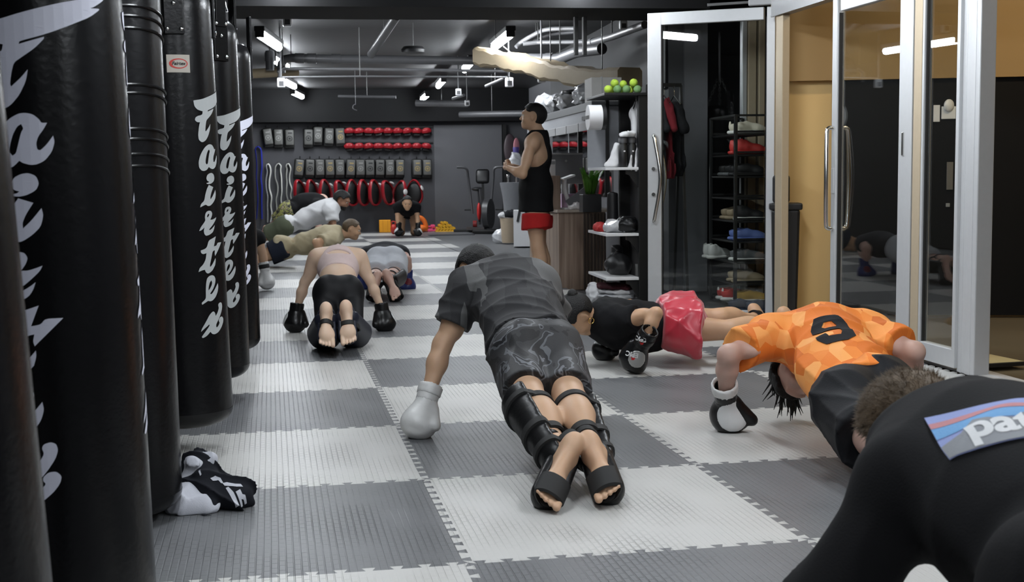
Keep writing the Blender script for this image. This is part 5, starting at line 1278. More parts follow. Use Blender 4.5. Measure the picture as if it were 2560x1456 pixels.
t = thing('tablet', 'tilted grey tablet lying against papers on the desk beside the plant', 'tablet', dpt(.22, .12, rt_+.065), .3); bm = BM(); box(bm, (0, 0, .02), (.24, .012, .15), rotm(-.4, -.55), bev=.004); obj('tablet_slab', bm, mat('tablet_grey', (.16, .16, .17), .3), t)
t = thing('white_box', 'small white upright box on the raised end of the desk', 'box', dpt(-.012, .28, 1.041), 0); bm = BM(); box(bm, (0, 0, .075), (.055, .06, .15), bev=.004); obj('carton', bm, WHITEP, t); bm = BM(); box(bm, (0, -.031, .12), (.045, .003, .03)); obj('grey_stripe', bm, GREYP, t)
for i, (u, v, c, n) in enumerate([(.16, .06, (.7, .68, .68), 'crumpled white tissue on the desk below the tablet'), (.27, .02, (.5, .28, .32), 'pink cloth folded on the desk beside the plant pot')]):
    S = SDF(.009); S.ell((0, 0, .02), (.06, .04, .025)); S.ell((.03, 0, .035), (.03, .03, .025)); o = npobj('crumpled_tissue' if i == 0 else 'folded_cloth', S.mesh(disp=folds(i+3, .016, 70), cuts=(((0, 0, 0), (0, 0, -1)),)), mat('tissue%d' % i, c, .8)); o.location = dpt(u, v, rt_); tag(o, n, 'cloth')
t = thing('pink_book', 'lilac pink box standing under the monitor on the desk', 'box', dpt(.20, .55, rt_), 0); bm = BM(); box(bm, (0, 0, .07), (.16, .05, .14), bev=.003); obj('box_body', bm, mat('lilac', (.45, .32, .46), .6), t)
# plant
pp = PD(1476, 520, 11.2); t = thing('potted_plant', 'green leafy plant in a square black pot on the near end of the desk', 'plant', (pp[0], pp[1], rt_), -TH)
bm = BM(); box(bm, (0, 0, .077), (.165, .165, .153), bev=.004, taper=1.0); obj('pot', bm, BLK, t); bm = BM(); box(bm, (0, 0, .150), (.15, .15, .012)); obj('soil', bm, mat('soil', (.02, .014, .01), .9), t)
rr = random.Random(4)
for i in range(13):
    a = i*2.4; ln = rr.uniform(.17, .25); lean = rr.uniform(.15, .55); bm = BM(); rows = []
    for k in range(9):
        s = k/8; w = .034*math.sin(PI*min(1, s*.93+.06))**.7; x = lean*ln*s*s; z = .155+ln*s*(1-.15*s*lean)
        c = Vector((x*math.cos(a)+.03*math.cos(a), x*math.sin(a)+.03*math.sin(a), z)); sd = Vector((-math.sin(a), math.cos(a), 0)); up = Vector((math.cos(a), math.sin(a), .2))
        rows.append([bm.verts.new(c-sd*w+up*.010), bm.verts.new(c), bm.verts.new(c+sd*w+up*.010)])
    for A, B in zip(rows, rows[1:]):
        for k in (0, 1): bm.faces.new((A[k], A[k+1], B[k+1], B[k]))
    bmesh.ops.solidify(bm, geom=bm.faces[:], thickness=.003); obj('leaf', bm, LEAFL if i % 4 == 1 else LEAFM, t, smooth='all')
# mirror on the right wall
bm = BM(); rbox(bm, (2.915, 2.929), (13.4, 17.1), (.80, 1.72)); o = obj('wall_mirror', bm, MIR); tag(o, 'long mirror on the right wall reflecting the red mitts', 'mirror')
for v in (14.6, 15.9):
    bm = BM(); rbox(bm, (2.911, 2.914), (v-.006, v+.006), (.80, 1.72)); obj('mirror_joint', bm, GREYP, o)
# overhead cabinet
cb = thing('overhead_shelf', 'long dark overhead shelf loaded with wrapped gear, pale tiles below its edge', 'shelf', RM(2.16, 10.70), -TH)
bm = BM(); box(bm, (.34, 1.85, 1.63), (.68, 3.7, .07), bev=.004); obj('shelf_board', bm, mat('shelf_dark', (.05, .052, .055), .5), cb)
bm = BM(); box(bm, (.02, 1.85, 1.545), (.02, 3.7, .10)); obj('valance', bm, GREYP, cb)
for k in range(6):
    bm = BM(); box(bm, (.008, .32+k*.6, 1.465), (.012, .57, .075), bev=.003); obj('pale_tile', bm, mat('tile_pale', (.30, .30, .305), .5), cb)
for v in (.05, 3.65):
    bm = BM(); box(bm, (.60, v, .75), (.05, .05, 1.7)); obj('post', bm, BLKM, cb)
WR = [(.16, 3.35, (.14, .16, .10), HAIRB, 'black soft bag at the far end of the overhead shelf'), (.10, 3.0, (.12, .14, .13), PLAST, 'clear wrapped gear bundle above the standing man on the overhead shelf'), (.14, 2.55, (.12, .16, .11), PLAST, 'second clear wrapped bundle from the far end of the overhead shelf'), (.20, 2.1, (.15, .17, .12), LEATHB, 'black glove bundle in the middle of the overhead shelf'), (.12, 1.75, (.10, .14, .10), PLAST, 'silvery wrapped pack between black bundles on the overhead shelf'), (.18, 1.2, (.12, .17, .14), LEATHB, 'black head guard on the overhead shelf left of the white box'), (.12, .85, (.11, .14, .12), PLAST, 'shiny grey wrapped head guard beside the white box')]
for i, (u, v, r, m, n) in enumerate(WR):
    S = SDF(.012); S.ell((0, 0, r[2]), r); S.ell((r[0]*.4, r[1]*.4, r[2]*1.3), (r[0]*.6, r[1]*.6, r[2]*.6)); S.ell((-r[0]*.4, -r[1]*.5, r[2]*1.1), (r[0]*.6, r[1]*.5, r[2]*.6))
    o = npobj('wrapped_gear', S.mesh(disp=folds(i+20, .035, 34, n=6), cuts=(((0, 0, 0), (0, 0, -1)),)), m); o.location = RM(2.16+u, 10.63+v, 1.666); o.scale = (1, 1, .85 if i < 4 else .75); tag(o, n, 'sports gear', 'gear piled on the overhead shelf')
t = thing('white_carton', 'white carton at the near end of the overhead shelf', 'box', RM(2.30, 10.90, 1.666), -TH); bm = BM(); box(bm, (0, 0, .10), (.26, .3, .20), bev=.004); obj('carton', bm, mat('carton_white', (.52, .51, .49), .7), t); bm = BM(); box(bm, (-.04, 0, .105), (.004, .31, .202)); obj('tape', bm, GREYP, t)
# display shelf unit
sh_ = thing('display_shelf', 'tall black display stand with white shelves beside the open glass door', 'shelf', RM(2.11, 9.92), -TH)
for z, w in ((1.095, .27), (.575, .27), (.225, .27)):
    bm = BM(); box(bm, (w/2, .36, z), (w, .72, .022), bev=.003); obj('white_shelf', bm, WHITEP, sh_)
    bm = BM(); prism(bm, [(0, 0), (.13, 0), (.13, -.16), (.11, -.16), (.03, -.04), (0, -.03)], .03, frame_at((.17, .05, z-.012), (1, 0, 0), (0, 0, 1))); obj('bracket', bm, BLKM, sh_)
for v in (.0, .68):
    bm = BM(); box(bm, (.315, v+.02, .83), (.10, .05, 1.70), bev=.004); obj('upright', bm, BLKM, sh_)
bm = BM(); box(bm, (.36, .36, .83), (.012, .70, 1.68)); obj('back_panel', bm, mat('stand_panel', (.03, .03, .032), .6), sh_)
bm = BM(); box(bm, (.17, .72, 1.36), (.34, .02, .52), bev=.003); obj('pale_back', bm, GREYP, sh_)
bm = BM(); box(bm, (.165, .70, 1.40), (.028, .03, .56)); obj('mullion', bm, BLKM, sh_)
bm = BM(); box(bm, (.17, .34, 1.675), (.36, .72, .022), bev=.004); obj('top_tray', bm, BLKM, sh_)
def spt(u, v, z): return RM(2.11+u, 9.92+v, z)
for i, (u, v, z, r, m) in enumerate([(.05, .12, 0, .033, BALL), (.10, .28, .0, .036, BALL), (.13, .14, 0, .034, BALLG), (.17, .26, 0, .033, BALL), (.20, .13, 0, .034, BALLG), (.25, .24, 0, .034, BALL), (.29, .13, 0, .033, BALLG), (.12, .20, .052, .034, BALL), (.19, .20, .050, .030, BALL), (.27, .18, .054, .034, BALL)]):
    bm = BM(); ell(bm, (0, 0, r), (r, r, r)); o = obj('lime_ball' if m is BALL else 'green_ball', bm, m, smooth='all', loc=spt(u, v, 1.686+z)); tag(o, f"{'lime yellow' if m is BALL else 'soft green'} ball heaped on the display stand top, {ORD[i]} from the left", 'ball', 'balls on the display stand')
t = thing('white_drum', 'white curved drum with black end hung at the top of the display stand', 'drum', RM(2.02, 10.02, 1.50), -TH)
bm = BM(); tube(bm, [(-.03, 0, 0), (.075, 0, 0)], .098, 28); obj('white_shell', bm, WHITEP, t, smooth=True); bm = BM(); tube(bm, [(.075, 0, 0), (.105, 0, 0)], .10, 28); obj('black_end', bm, BLK, t, smooth=True); bm = BM(); box(bm, (.0, .09, 0), (.06, .3, .03)); obj('arm', bm, BLKM, t)
for i, u in enumerate((.155, .225)):
    t = thing('shaker_bottle', f"large black bottle on the upper white shelf, {['left', 'right'][i]} one of two", 'bottle', spt(u, .06, 1.107), 0, 'black bottles on the display stand')
    bm = BM(); lathe(bm, [(.034, 0), (.037, .006), (.037, .165), (.030, .18), (.030, .19)], 20); obj('bottle_body', bm, BLK, t, smooth=True); bm = BM(); lathe(bm, [(.036, .19), (.036, .225), (.028, .235), (.010, .24)], 20); obj('cap', bm, mat('cap_dark', (.05, .05, .055), .35), t, smooth=True); bm = BM(); box(bm, (0, -.0385, .125), (.014, .002, .011)); obj('badge', bm, WHITEP, t)
for i, (x0, n, r, mm) in enumerate([((.06, .12), 'white folded boot-like bag on the upper shelf left of the bottles', (.05, .05, .12), WHITEP)]):
    S = SDF(.008); S.cone((.03, 0, .02), (.055, 0, .17), .042, .022); S.cone((-.02, 0, .02), (.03, 0, .03), .022, .04); o = npobj('white_bag', S.mesh(disp=folds(77, .01, 40), cuts=(((0, 0, 0), (0, 0, -1)),)), mm); o.location = spt(x0[0], x0[1], 1.107); tag(o, n, 'bag')
S = SDF(.007); S.ell((0, 0, .02), (.055, .05, .022)); o = npobj('crumpled_paper', S.mesh(disp=folds(78, .014, 60), cuts=(((0, 0, 0), (0, 0, -1)),)), WHITEP); o.location = spt(.19, .06, 1.107+.236); tag(o, 'white crumpled paper lying across the two black bottles', 'paper')
hang_tee(tuple(spt(.285, .16, 1.63)), PI/2-.42, WTS, 'white printed shirt on a hanger at the display stand', .56, .24, grp=None)
def wrap(name, loc, r, m, label, cat='clothing', grp=None, seed=1, rz=0, amp=.018):
    S = SDF(.008); S.ell((0, 0, r[2]), r); S.ell((r[0]*.2, 0, r[2]*1.0), (r[0]*.8, r[1]*.9, r[2])); o = npobj(name, S.mesh(disp=folds(seed, amp, 45), cuts=(((0, 0, 0), (0, 0, -1)),)), m); o.location = loc; o.rotation_euler = (0, 0, rz); return tag(o, label, cat, grp)
wrap('wrapped_shirts', spt(.12, .20, .587), (.09, .11, .045), PLAST, 'clear wrapped folded shirts on the middle white shelf', seed=31)
wrap('folded_shirt', spt(.20, .16, .587), (.085, .12, .06), LEATHB, 'black folded shirt with white marks behind the wrapped pack', seed=32)
wrap('red_folded_cloth', spt(.035, .42, .587), (.04, .10, .03), mat('cloth_red', (.45, .02, .02), .7), 'red folded cloth at the left back of the middle shelf', seed=33)
t = thing('boot', 'tall black boot standing on the middle shelf behind folded shirts', 'boot', spt(.16, .48, .587), 1.2); S = SDF(.009); S.cone((0, 0, .03), (0, 0, .30), .05, .045); S.cone((0, 0, .03), (.10, 0, .02), .045, .035); npobj('boot_shell', S.mesh(cuts=(((0, 0, 0), (0, 0, -1)), ((0, 0, .31), (.3, 0, 1)))), BLK, t)
t = thing('kit_bag', 'black kit bag with handle loop on the lower white shelf', 'bag', spt(.14, .30, .237), .2); S = SDF(.009); S.ell((.03, 0, .08), (.10, .14, .085)); S.cone((.0, .05, .06), (.05, .05, .20), .05, .04); npobj('bag_body', S.mesh(disp=folds(41, .012, 30), cuts=(((0, 0, 0), (0, 0, -1)),)), BLK, t); bm = BM(); tube(bm, spline([(-.08, -.02, .03), (-.06, -.02, .10), (.0, -.02, .19), (.05, -.02, .18)], 6), .006, 8); obj('strap', bm, BLKM, t, smooth=True)
for i, (m, n) in enumerate([(GREYP, 'grey folded shirt at the bottom of the stack under the display stand'), (WTS, 'white folded shirt second in the floor stack'), (PLAST, 'clear wrapped shirt third in the floor stack'), (WTS, 'white folded shirt fourth in the floor stack'), (cloth('fold_maroon', (.05, .012, .016)), 'maroon folded shirt on top of the floor stack')]):
    w = wrap('folded_shirt', spt(.13+.01*(i % 2), .25, -.021+i*.036), (.13, .16, .021), m, n, 'clothing', 'folded shirts in the floor stack', 50+i, .1*i, .010)
wrap('white_sack', spt(-.02, .40, -.021), (.05, .10, .09), WTS, 'white sack leaning left of the folded stack', seed=61)
t = thing('paper_bag', 'white paper carrier bag with cord handles behind the door stile', 'bag', tuple(PD(1622, 700, 10.5)[:2])+(-.021,), .2)
bm = BM(); box(bm, (0, 0, .17), (.20, .10, .34), taper=1.0); obj('bag_body', bm, mat('bag_white', (.6, .6, .58), .6), t)
for q in (-.03, .03):
    bm = BM(); tube(bm, spline([(-.06, q, .33), (-.05, q, .43), (0, q, .46), (.05, q, .43), (.06, q, .33)], 5), .004, 6); obj('handle', bm, GREYP, t, smooth=True)
bm = BM(); lathe(bm, [(.16, 0), (.17, .02), (.15, .05), (.05, .06)], 28); o = obj('stand_base', bm, BLK, smooth=True, loc=tuple(PD(1637, 758, 9.7)[:2])+(-.021,)); tag(o, 'round black base plate on the floor below the open door', 'base')
# grey end pillar notice
p = RM(2.99, 11.08, 1.38); bm = BM(); box(bm, p, (.10, .006, .30), ROT); o = obj('notice', bm, mat('notice_blue', (.30, .36, .42), .5)); tag(o, 'pale blue paper notice on the grey pillar behind the clothes rail', 'notice')
# ================================================================== equipment on the back wall
def fl(px, off, z=-.021):
    p = bw(px, 500, off); return np.array([p[0], p[1], z])
def bw(px, py, off=.0):
    """point on the back wall (room plane v = BW-off) seen at a photo position"""
    d = ray(px, py); n = np.array([math.sin(TH), math.cos(TH), 0]); t = (BW-off-np.array(CO)@n)/(d@n); return CO+d*t
PADG = mat('pad_charcoal', (.095, .095, .090), .45, var=.2, nscale=20); PADB = mat('pad_black_edge', (.010, .010, .010), .5); PADO = mat('pad_gold_print', (.30, .22, .09), .5); PADW = mat('pad_grey_print', (.22, .22, .21), .5)
MITT = mat('mitt_red', (.32, .010, .018), .35, var=.1, spec=.6); MITB = mat('mitt_black', (.008, .008, .008), .5); MITW = mat('mitt_white', (.6, .58, .57), .4)
def kick_pad(loc, tilt, label, pm):
    t = thing('kick_pad', label, 'kick pad', loc, -TH, 'kick pads hung on the back wall'); t.rotation_euler = (0, tilt, -TH)
    bm = BM(); box(bm, (0, .02, 0), (.185, .05, .36), bev=.03, seg=3); box(bm, (0, .05, -.01), (.15, .06, .30), bev=.02); obj('pad_back', bm, PADB, t, smooth=True)
    bm = BM(); box(bm, (.01, -.03, .02), (.155, .055, .29), bev=.026, seg=3); fr = obj('pad_face', bm, PADG, t, smooth=True)
    ring = [[(.05*math.cos(q), .05*math.sin(q)) for q in np.linspace(0, 2*PI, 21)[:-1]], [(.036*math.cos(q), .036*math.sin(q)) for q in np.linspace(0, 2*PI, 21)[:-1]]]
    b = flat_shape(ring); bm_xf(b, frame_at((.01, -.0590, .0), (1, 0, 0), (0, 0, 1))); obj('ring_print', b, pm, fr)
    b = flat_shape([[(.020*math.cos(q), .020*math.sin(q)) for q in np.linspace(0, 2*PI, 15)[:-1]]]); bm_xf(b, frame_at((.01, -.0592, .0), (1, 0, 0), (0, 0, 1))); obj('dot_print', b, pm, fr)
    b = flat_shape([[(-.03, -.012), (.045, -.012), (.045, .012), (-.03, .012)]]); bm_xf(b, frame_at((.01, -.0590, .10), (1, 0, 0), (0, 0, 1))); obj('label_print', b, pm, fr)
    bm = BM(); tube(bm, [(0, .03, .17), (0, .02, .21), (0, .05, .22)], .01, 6); obj('hang_loop', bm, PADB, t, smooth=True)
K1 = [(669, 345), (695, 346), (723, 347), (770, 346), (794, 340), (822, 343), (850, 343)]; T1_ = [-.12, -.02, .0, .02, .03, .05, -.05]
for i, (x, y) in enumerate(K1): kick_pad(bw(x, y, .09), T1_[i], f"charcoal kick pad in the upper wall row, {ORD[i]} from the left", [PADW, PADW, PADB, PADB, PADW, PADW, PADO][i])
K3 = [747, 774, 799, 824, 849, 876, 900, 924, 949, 974, 999, 1042, 1067]
for i, x in enumerate(K3): kick_pad(bw(x, 422, .09), [.12, .05, 0, -.02, .0, .08, 0, 0, .04, 0, .03, 0, 0][i], f"charcoal kick pad in the lower wall row, {ORD[i]} from the left", [PADO, PADB, PADW, PADO, PADW, PADO, PADW, PADB, PADB, PADW, PADO, PADO, PADO][i])
def mitt(loc, label, tl=0):
    t = thing('focus_mitt', label, 'focus mitt', loc, -TH, 'red focus mitts on the back wall'); t.rotation_euler = (0, tl, -TH)
    S = SDF(.011); S.ell((0, -.02, 0), (.098, .075, .060), k=.02); S.ell((.0, -.05, .02), (.07, .055, .035), k=.03); npobj('mitt_shell', S.mesh(cuts=(((0, 0, -.04), (0, 0, -1)),)), MITT, t)
    bm = BM(); box(bm, (0, .02, -.065), (.13, .08, .06), bev=.025); obj('mitt_hand', bm, MITB, t, smooth=True)
    bm = BM(); ell(bm, (.0, -.075, .045), (.05, .018, .010)); obj('pale_patch', bm, mat('mitt_patch', (.5, .12, .12), .4), t, smooth='all')
for r, y in enumerate((328, 366)):
    for i in range(9): mitt(bw(873+i*24.1, y, .10), f"red focus mitt in the {['upper', 'lower'][r]} shelf row, {ORD[i]} from the left", R.uniform(-.15, .15))
for r, y in enumerate((324, 362)):
    p0, p1 = bw(860, y-6, .02), bw(1082, y-6, .02); bm = BM(); bar(bm, (0, 0, 0), p1-p0, .05, .02); o = obj('wall_rail', bm, BLKM, loc=p0); tag(o, f"thin dark rail behind the {['upper', 'lower'][r]} row of red mitts", 'rail')
def belly(loc, ry, rz, label):
    t = thing('belly_pad', label, 'belly pad', loc, 0, 'red and black belly pads on the back wall'); t.rotation_euler = (0, ry, rz-TH)
    bm = BM(); rows = []
    n = 20
    for k in range(n):
        a = 2*PI*k/n; c, s = math.cos(a), math.sin(a); rx, rz2 = .19*(1-.28*s)*(1 if c > 0 else .78), .25
        rows.append([bm.verts.new((rx*c*q, y, rz2*s*q)) for q, y in ((.86, -.04), (.94, -.062), (1.0, -.045), (1.0, -.005), (.92, .015))])
    for k in range(n):
        A, B = rows[k], rows[(k+1) % n]
        for i in range(4): bm.faces.new((A[i], A[i+1], B[i+1], B[i]))
    bmesh.ops.recalc_face_normals(bm, faces=bm.faces); obj('red_rim', bm, MITT, t, smooth=True)
    bm = BM(); ell(bm, (.01, .0, -.02), (.15, .06, .215)); obj('black_face', bm, MITB, t, smooth='all')
    bm = BM(); ell(bm, (.17, -.05, .10), (.02, .05, .055), rotm(0, -.5)); obj('white_badge', bm, MITW, t, smooth='all')
B4 = [(746, -.30, .95), (776, -.25, .95), (809, -.15, .9), (847, -.45, 1.0), (877, -.05, .75), (905, -.15, .9), (933, -.2, .9), (966, -.5, .9), (1001, .45, -.9), (1034, .1, -.35)]
for i, (x, a, b) in enumerate(B4): belly(bw(x, 482, .27), a, b, f"red rimmed black belly pad low on the back wall, {ORD[i]} from the left")
# white and blue bands
WROPE = mat('band_white', (.60, .60, .56), .7, var=.25, nscale=40); BROPE = mat('band_blue', (.012, .022, .30), .6, var=.3)
def band(px, y0, y1, w, m, label, n, seed):
    p = bw(px, y0, .06); zb = bw(px, y1, .06)[2]; t = thing('hanging_band', label, 'band', p, -TH, 'bands hung at the left of the back wall'); rr = random.Random(seed); H = p[2]-zb
    for q in (-1, 1):
        pts = [(0, 0, 0), (q*w*.5, -.01, -.05)]+[(q*(w*.5+rr.uniform(-.02, .02)), -.01, -H*k/7) for k in range(1, 8)]
        bm = BM(); tube(bm, spline(pts, 5), .034, 8, flat=(1, .3)); obj('strand', bm, m, t, smooth=True)
    bm = BM(); tube(bm, [(0, .06, .01), (0, -.03, .01)], .012, 8); obj('peg', bm, BLKM, t, smooth=True)
band(670, 409, 556, .07, WROPE, 'white hanging band loop, leftmost of three by the belly pads', 2, 1)
band(696, 408, 535, .09, WROPE, 'white hanging band loop, middle of three by the belly pads', 2, 2)
band(720, 408, 520, .07, WROPE, 'white hanging band loop, rightmost of three by the belly pads', 2, 3)
band(645, 366, 548, .10, BROPE, 'blue hanging band at the far left of the back wall', 2, 4)
# things on the floor along the back wall
t = thing('foam_block', 'bright orange upright foam block at the foot of the back wall', 'foam block', fl(961, .30, 0), -TH)
bm = BM(); box(bm, (0, 0, .115), (.21, .12, .23), bev=.008); obj('block', bm, mat('foam_orange', (.85, .36, .015), .7), t)
for q in (-.04, .05):
    bm = BM(); box(bm, (q, -.0605, .115), (.006, .002, .22)); obj('groove', bm, mat('foam_groove', (.6, .22, .01), .7), t)
KET = mat('plastic_orange', (.80, .17, .02), .45); KETR = mat('plastic_red', (.50, .03, .02), .45); PNK = mat('plastic_pink', (.80, .10, .25), .45); YEL = mat('plastic_yellow', (.75, .40, .02), .5)
t = thing('weight_ring', 'orange moulded weight with arched handle behind the kneeling woman', 'weight', fl(1050, .5, 0), 0); bm = BM(); tube(bm, spline([(-.10, 0, .05), (-.10, 0, .20), (-.03, 0, .27), (.06, 0, .22), (.10, 0, .10), (.08, 0, .03)], 5), .045, 10); obj('handle', bm, KET, t, smooth=True); bm = BM(); ell(bm, (0, 0, .07), (.13, .09, .07)); obj('weight_body', bm, KET, t, smooth='all')
t = thing('red_weight', 'red weight beside the kneeling woman, left side', 'weight', G(984, 586), 0); bm = BM(); ell(bm, (0, 0, .09), (.055, .07, .09)); obj('weight_body', bm, KETR, t, smooth='all'); bm = BM(); tube(bm, spline([(-.03, 0, .15), (-.03, 0, .22), (.03, 0, .22), (.03, 0, .15)], 4), .012, 8); obj('handle', bm, KETR, t, smooth=True)
def dumbbell(loc, m, label, rz, grp):
    t = thing('dumbbell', label, 'dumbbell', loc, rz, grp); bm = BM(); tube(bm, [(-.06, 0, 0), (.06, 0, 0)], .017, 10); obj('grip', bm, m, t, smooth=True)
    for q in (-1, 1): bm = BM(); tube(bm, [(q*.05, 0, 0), (q*.105, 0, 0)], .042, 6); obj('head', bm, m, t)
for i, (x, z, r) in enumerate([(1066, .042, .3), (1080, .042, .2), (1072, .115, .5)]): p = fl(x, .35); dumbbell((p[0], p[1], z-.021), PNK, f"pink dumbbell beside the yellow roll stack, {['left', 'right', 'top'][i]} one of three", r, 'pink dumbbells')
k = 0
for row, cnt in enumerate((7, 6, 4, 2)):
    for c in range(cnt):
        p = fl(1113, .35)+np.array([(c-(cnt-1)/2)*.058+(-.01*row), 0, 0]); bm = BM(); tube(bm, [(0, -.14, 0), (0, .14, 0)], .029, 14); tube(bm, [(0, -.142, 0), (0, -.139, 0)], .018, 10)
        o = obj('yellow_roll', bm, YEL, smooth=True, loc=(p[0], p[1], .029-.021+row*.050)); tag(o, f"yellow roll in the pyramid stack, {['bottom', 'second', 'third', 'top'][row]} row, {ORD[c]} from the left", 'roll', 'yellow rolls stacked by the wall'); k += 1
# air bike
ab = thing('exercise_bike', 'black fan exercise bike with tall moving handles before the grey wall panel', 'exercise bike', fl(1204, .95), -.25)
def abp(nm, fn, m): bm = BM(); fn(bm); return obj(nm, bm, m, ab, smooth=True)
FR = mat('bike_grey', (.10, .10, .105), .4, metal=.4)
abp('rear_foot', lambda b: box(b, (-.32, .25, .04), (.45, .07, .06), bev=.015), BLKM); abp('front_foot', lambda b: box(b, (.08, -.25, .045), (.46, .09, .08), bev=.02), BLKM)
abp('frame_bar', lambda b: bar(b, (-.28, .25, .08), (.08, -.2, .09), .06, .06), FR); abp('upright', lambda b: bar(b, (.06, -.1, .08), (-.02, .05, .80), .05, .05), FR)
abp('fan_wheel', lambda b: tube(b, [(.08, -.14, .36), (.18, -.16, .36)], .27, 30), mat('fan_dark', (.045, .045, .048), .35)); abp('red_guard', lambda b: ell(b, (-.04, -.10, .40), (.04, .07, .16)), mat('bike_red', (.50, .02, .02), .4)); abp('crank', lambda b: tube(b, [(-.05, -.1, .32), (-.05, .05, .22)], .02, 8), FR)
for q in (-1, 1): abp('pedal', lambda b: box(b, (q*.28+.05, -.05, .43), (.15, .09, .025), bev=.006), BLKM)
abp('seat_post', lambda b: bar(b, (-.06, .25, .15), (-.08, .30, .78), .04, .04), FR); abp('saddle', lambda b: ell(b, (-.09, .30, .80), (.12, .14, .04)), BLK)
abp('console', lambda b: box(b, (.03, -.05, 1.03), (.24, .06, .26), rotm(-.3), bev=.05, seg=3), BLK); abp('console_post', lambda b: bar(b, (.03, -.04, .62), (.03, -.04, .95), .04, .04), BLKM)
for q in (-1, 1): abp('moving_handle', lambda b: tube(b, spline([(q*.16, -.1, .36), (q*.20, -.08, .75), (q*.23, -.1, 1.02), (q*.24, -.14, 1.14), (q*.29, -.16, 1.19), (q*.42, -.18, 1.20)], 6), .022, 10), FR)
abp('cable_reel', lambda b: tube(b, [(-.17, .1, .17), (-.10, .1, .17)], .06, 18), mat('reel_red', (.3, .02, .02), .4))
# grey water station, fan and bags left of the standing man
t = thing('waisted_stand', 'grey waisted plastic stand by the wall left of the standing man', 'stand', G(1283, 588), -.1)
bm = BM(); lathe(bm, [(.20, 0), (.185, .12), (.165, .30), (.16, .48), (.18, .68), (.215, .86), (.22, .90), (.20, .905)], 28, Matrix.Diagonal((1, .85, 1, 1))); obj('stand_body', bm, mat('stand_grey', (.20, .205, .22), .45), t, smooth=True)
bm = BM(); box(bm, (-.02, -.155, .40), (.03, .03, .012)); obj('slot', bm, BLK, t); bm = BM(); box(bm, (.16, -.12, .76), (.03, .02, .05), bev=.006); obj('white_tag', bm, WHITEP, t)
t = thing('tap_fitting', 'small chrome tap on top of the grey waisted stand', 'tap', tuple(G(1283, 588)+np.array([-.08, 0, .906]))); bm = BM(); tube(bm, [(0, 0, 0), (0, 0, .09)], .02, 10); ell(bm, (0, 0, .11), (.03, .03, .03)); obj('tap_body', bm, STEEL, t, smooth=True)
t = thing('glove_stand', 'tall stand with wrapped bundle and purple cap on the grey waisted stand', 'stand', tuple(G(1283, 588)+np.array([.07, .02, .906]))); bm = BM(); tube(bm, [(0, 0, 0), (0, 0, .30)], .014, 8); obj('pole', bm, STEEL, t, smooth=True)
S = SDF(.014); S.ell((0, 0, .36), (.09, .08, .14)); npobj('wrapped_bundle', S.mesh(disp=folds(8, .03, 40)), PLAST, t); bm = BM(); lathe(bm, [(.05, .50), (.055, .58), (.05, .60)], 14); obj('purple_cap', bm, mat('cap_purple', (.07, .05, .25), .4), t, smooth=True)
p = bw(1291, 368, .35); t = thing('round_paddle', 'pink oval paddle hanging by the dark doorway left of the standing man', 'paddle', p, .4)
bm = BM(); ell(bm, (0, 0, 0), (.07, .02, .17)); obj('paddle_face', bm, mat('paddle_pink', (.55, .22, .26), .4), t, smooth='all'); bm = BM(); tube(bm, [(0, 0, -.16), (0, 0, -.30)], .018, 8); obj('grip', bm, KETR, t, smooth=True)
p = bw(1275, 372, .20); bm = BM(); ell(bm, (0, 0, 0), (.12, .03, .28)); o = obj('dark_shield', bm, mat('shield_plum', (.045, .030, .036), .5), smooth='all', loc=p); tag(o, 'dark plum oval shield hanging behind the pink paddle', 'shield')
p = bw(1262, 430, .06); bm = BM(); rbox(bm, (3.15, 3.22), (BW-.08, BW), (0, 1.97)); o = struct('trim_20', bm, BLKM)
t = thing('tall_basket', 'beige tall basket of clothes on the floor left of the white desk panel', 'basket', G(1273, 607), 0); bm = BM(); lathe(bm, [(.11, 0), (.125, .2), (.14, .38), (.135, .38), (.12, .36)], 20); obj('basket_body', bm, mat('basket_tan', (.40, .32, .23), .7), t, smooth=True)
for i, (dx, z, m, n) in enumerate([(-.05, .40, WTS, 'white cap hanging over the rim of the beige basket'), (.02, .42, CHAR, 'dark cloth spilling from the beige basket')]):
    o = wrap('loose_cloth', tuple(G(1273, 607)+np.array([dx, -.04*i, z-.03])), (.11, .10, .05), m, n, seed=91+i, amp=.02)
t = thing('small_plastic_bag', 'pale translucent bag slumped on the floor left of the beige basket', 'bag', G(1250, 606), 0); S = SDF(.012); S.ell((0, 0, .08), (.09, .08, .12)); npobj('bag_body', S.mesh(disp=folds(95, .03, 30), cuts=(((0, 0, 0), (0, 0, -1)),)), PLAST, t)
t = thing('white_desk_panel', 'low white slanted desk panel behind the standing man', 'desk', G(1312, 614), -.2); bm = BM(); prism(bm, [(-.16, 0), (.30, 0), (.14, .40), (.02, .46), (-.02, .52), (-.16, .52)], .5, frame_at((0, .25, 0), (1, 0, 0), (0, 0, 1))); obj('panel', bm, WHITEP, t); bm = BM(); bar(bm, (-.10, -.26, .36), (-.04, -.27, .66), .03, .03); obj('black_strap', bm, BLK, t)
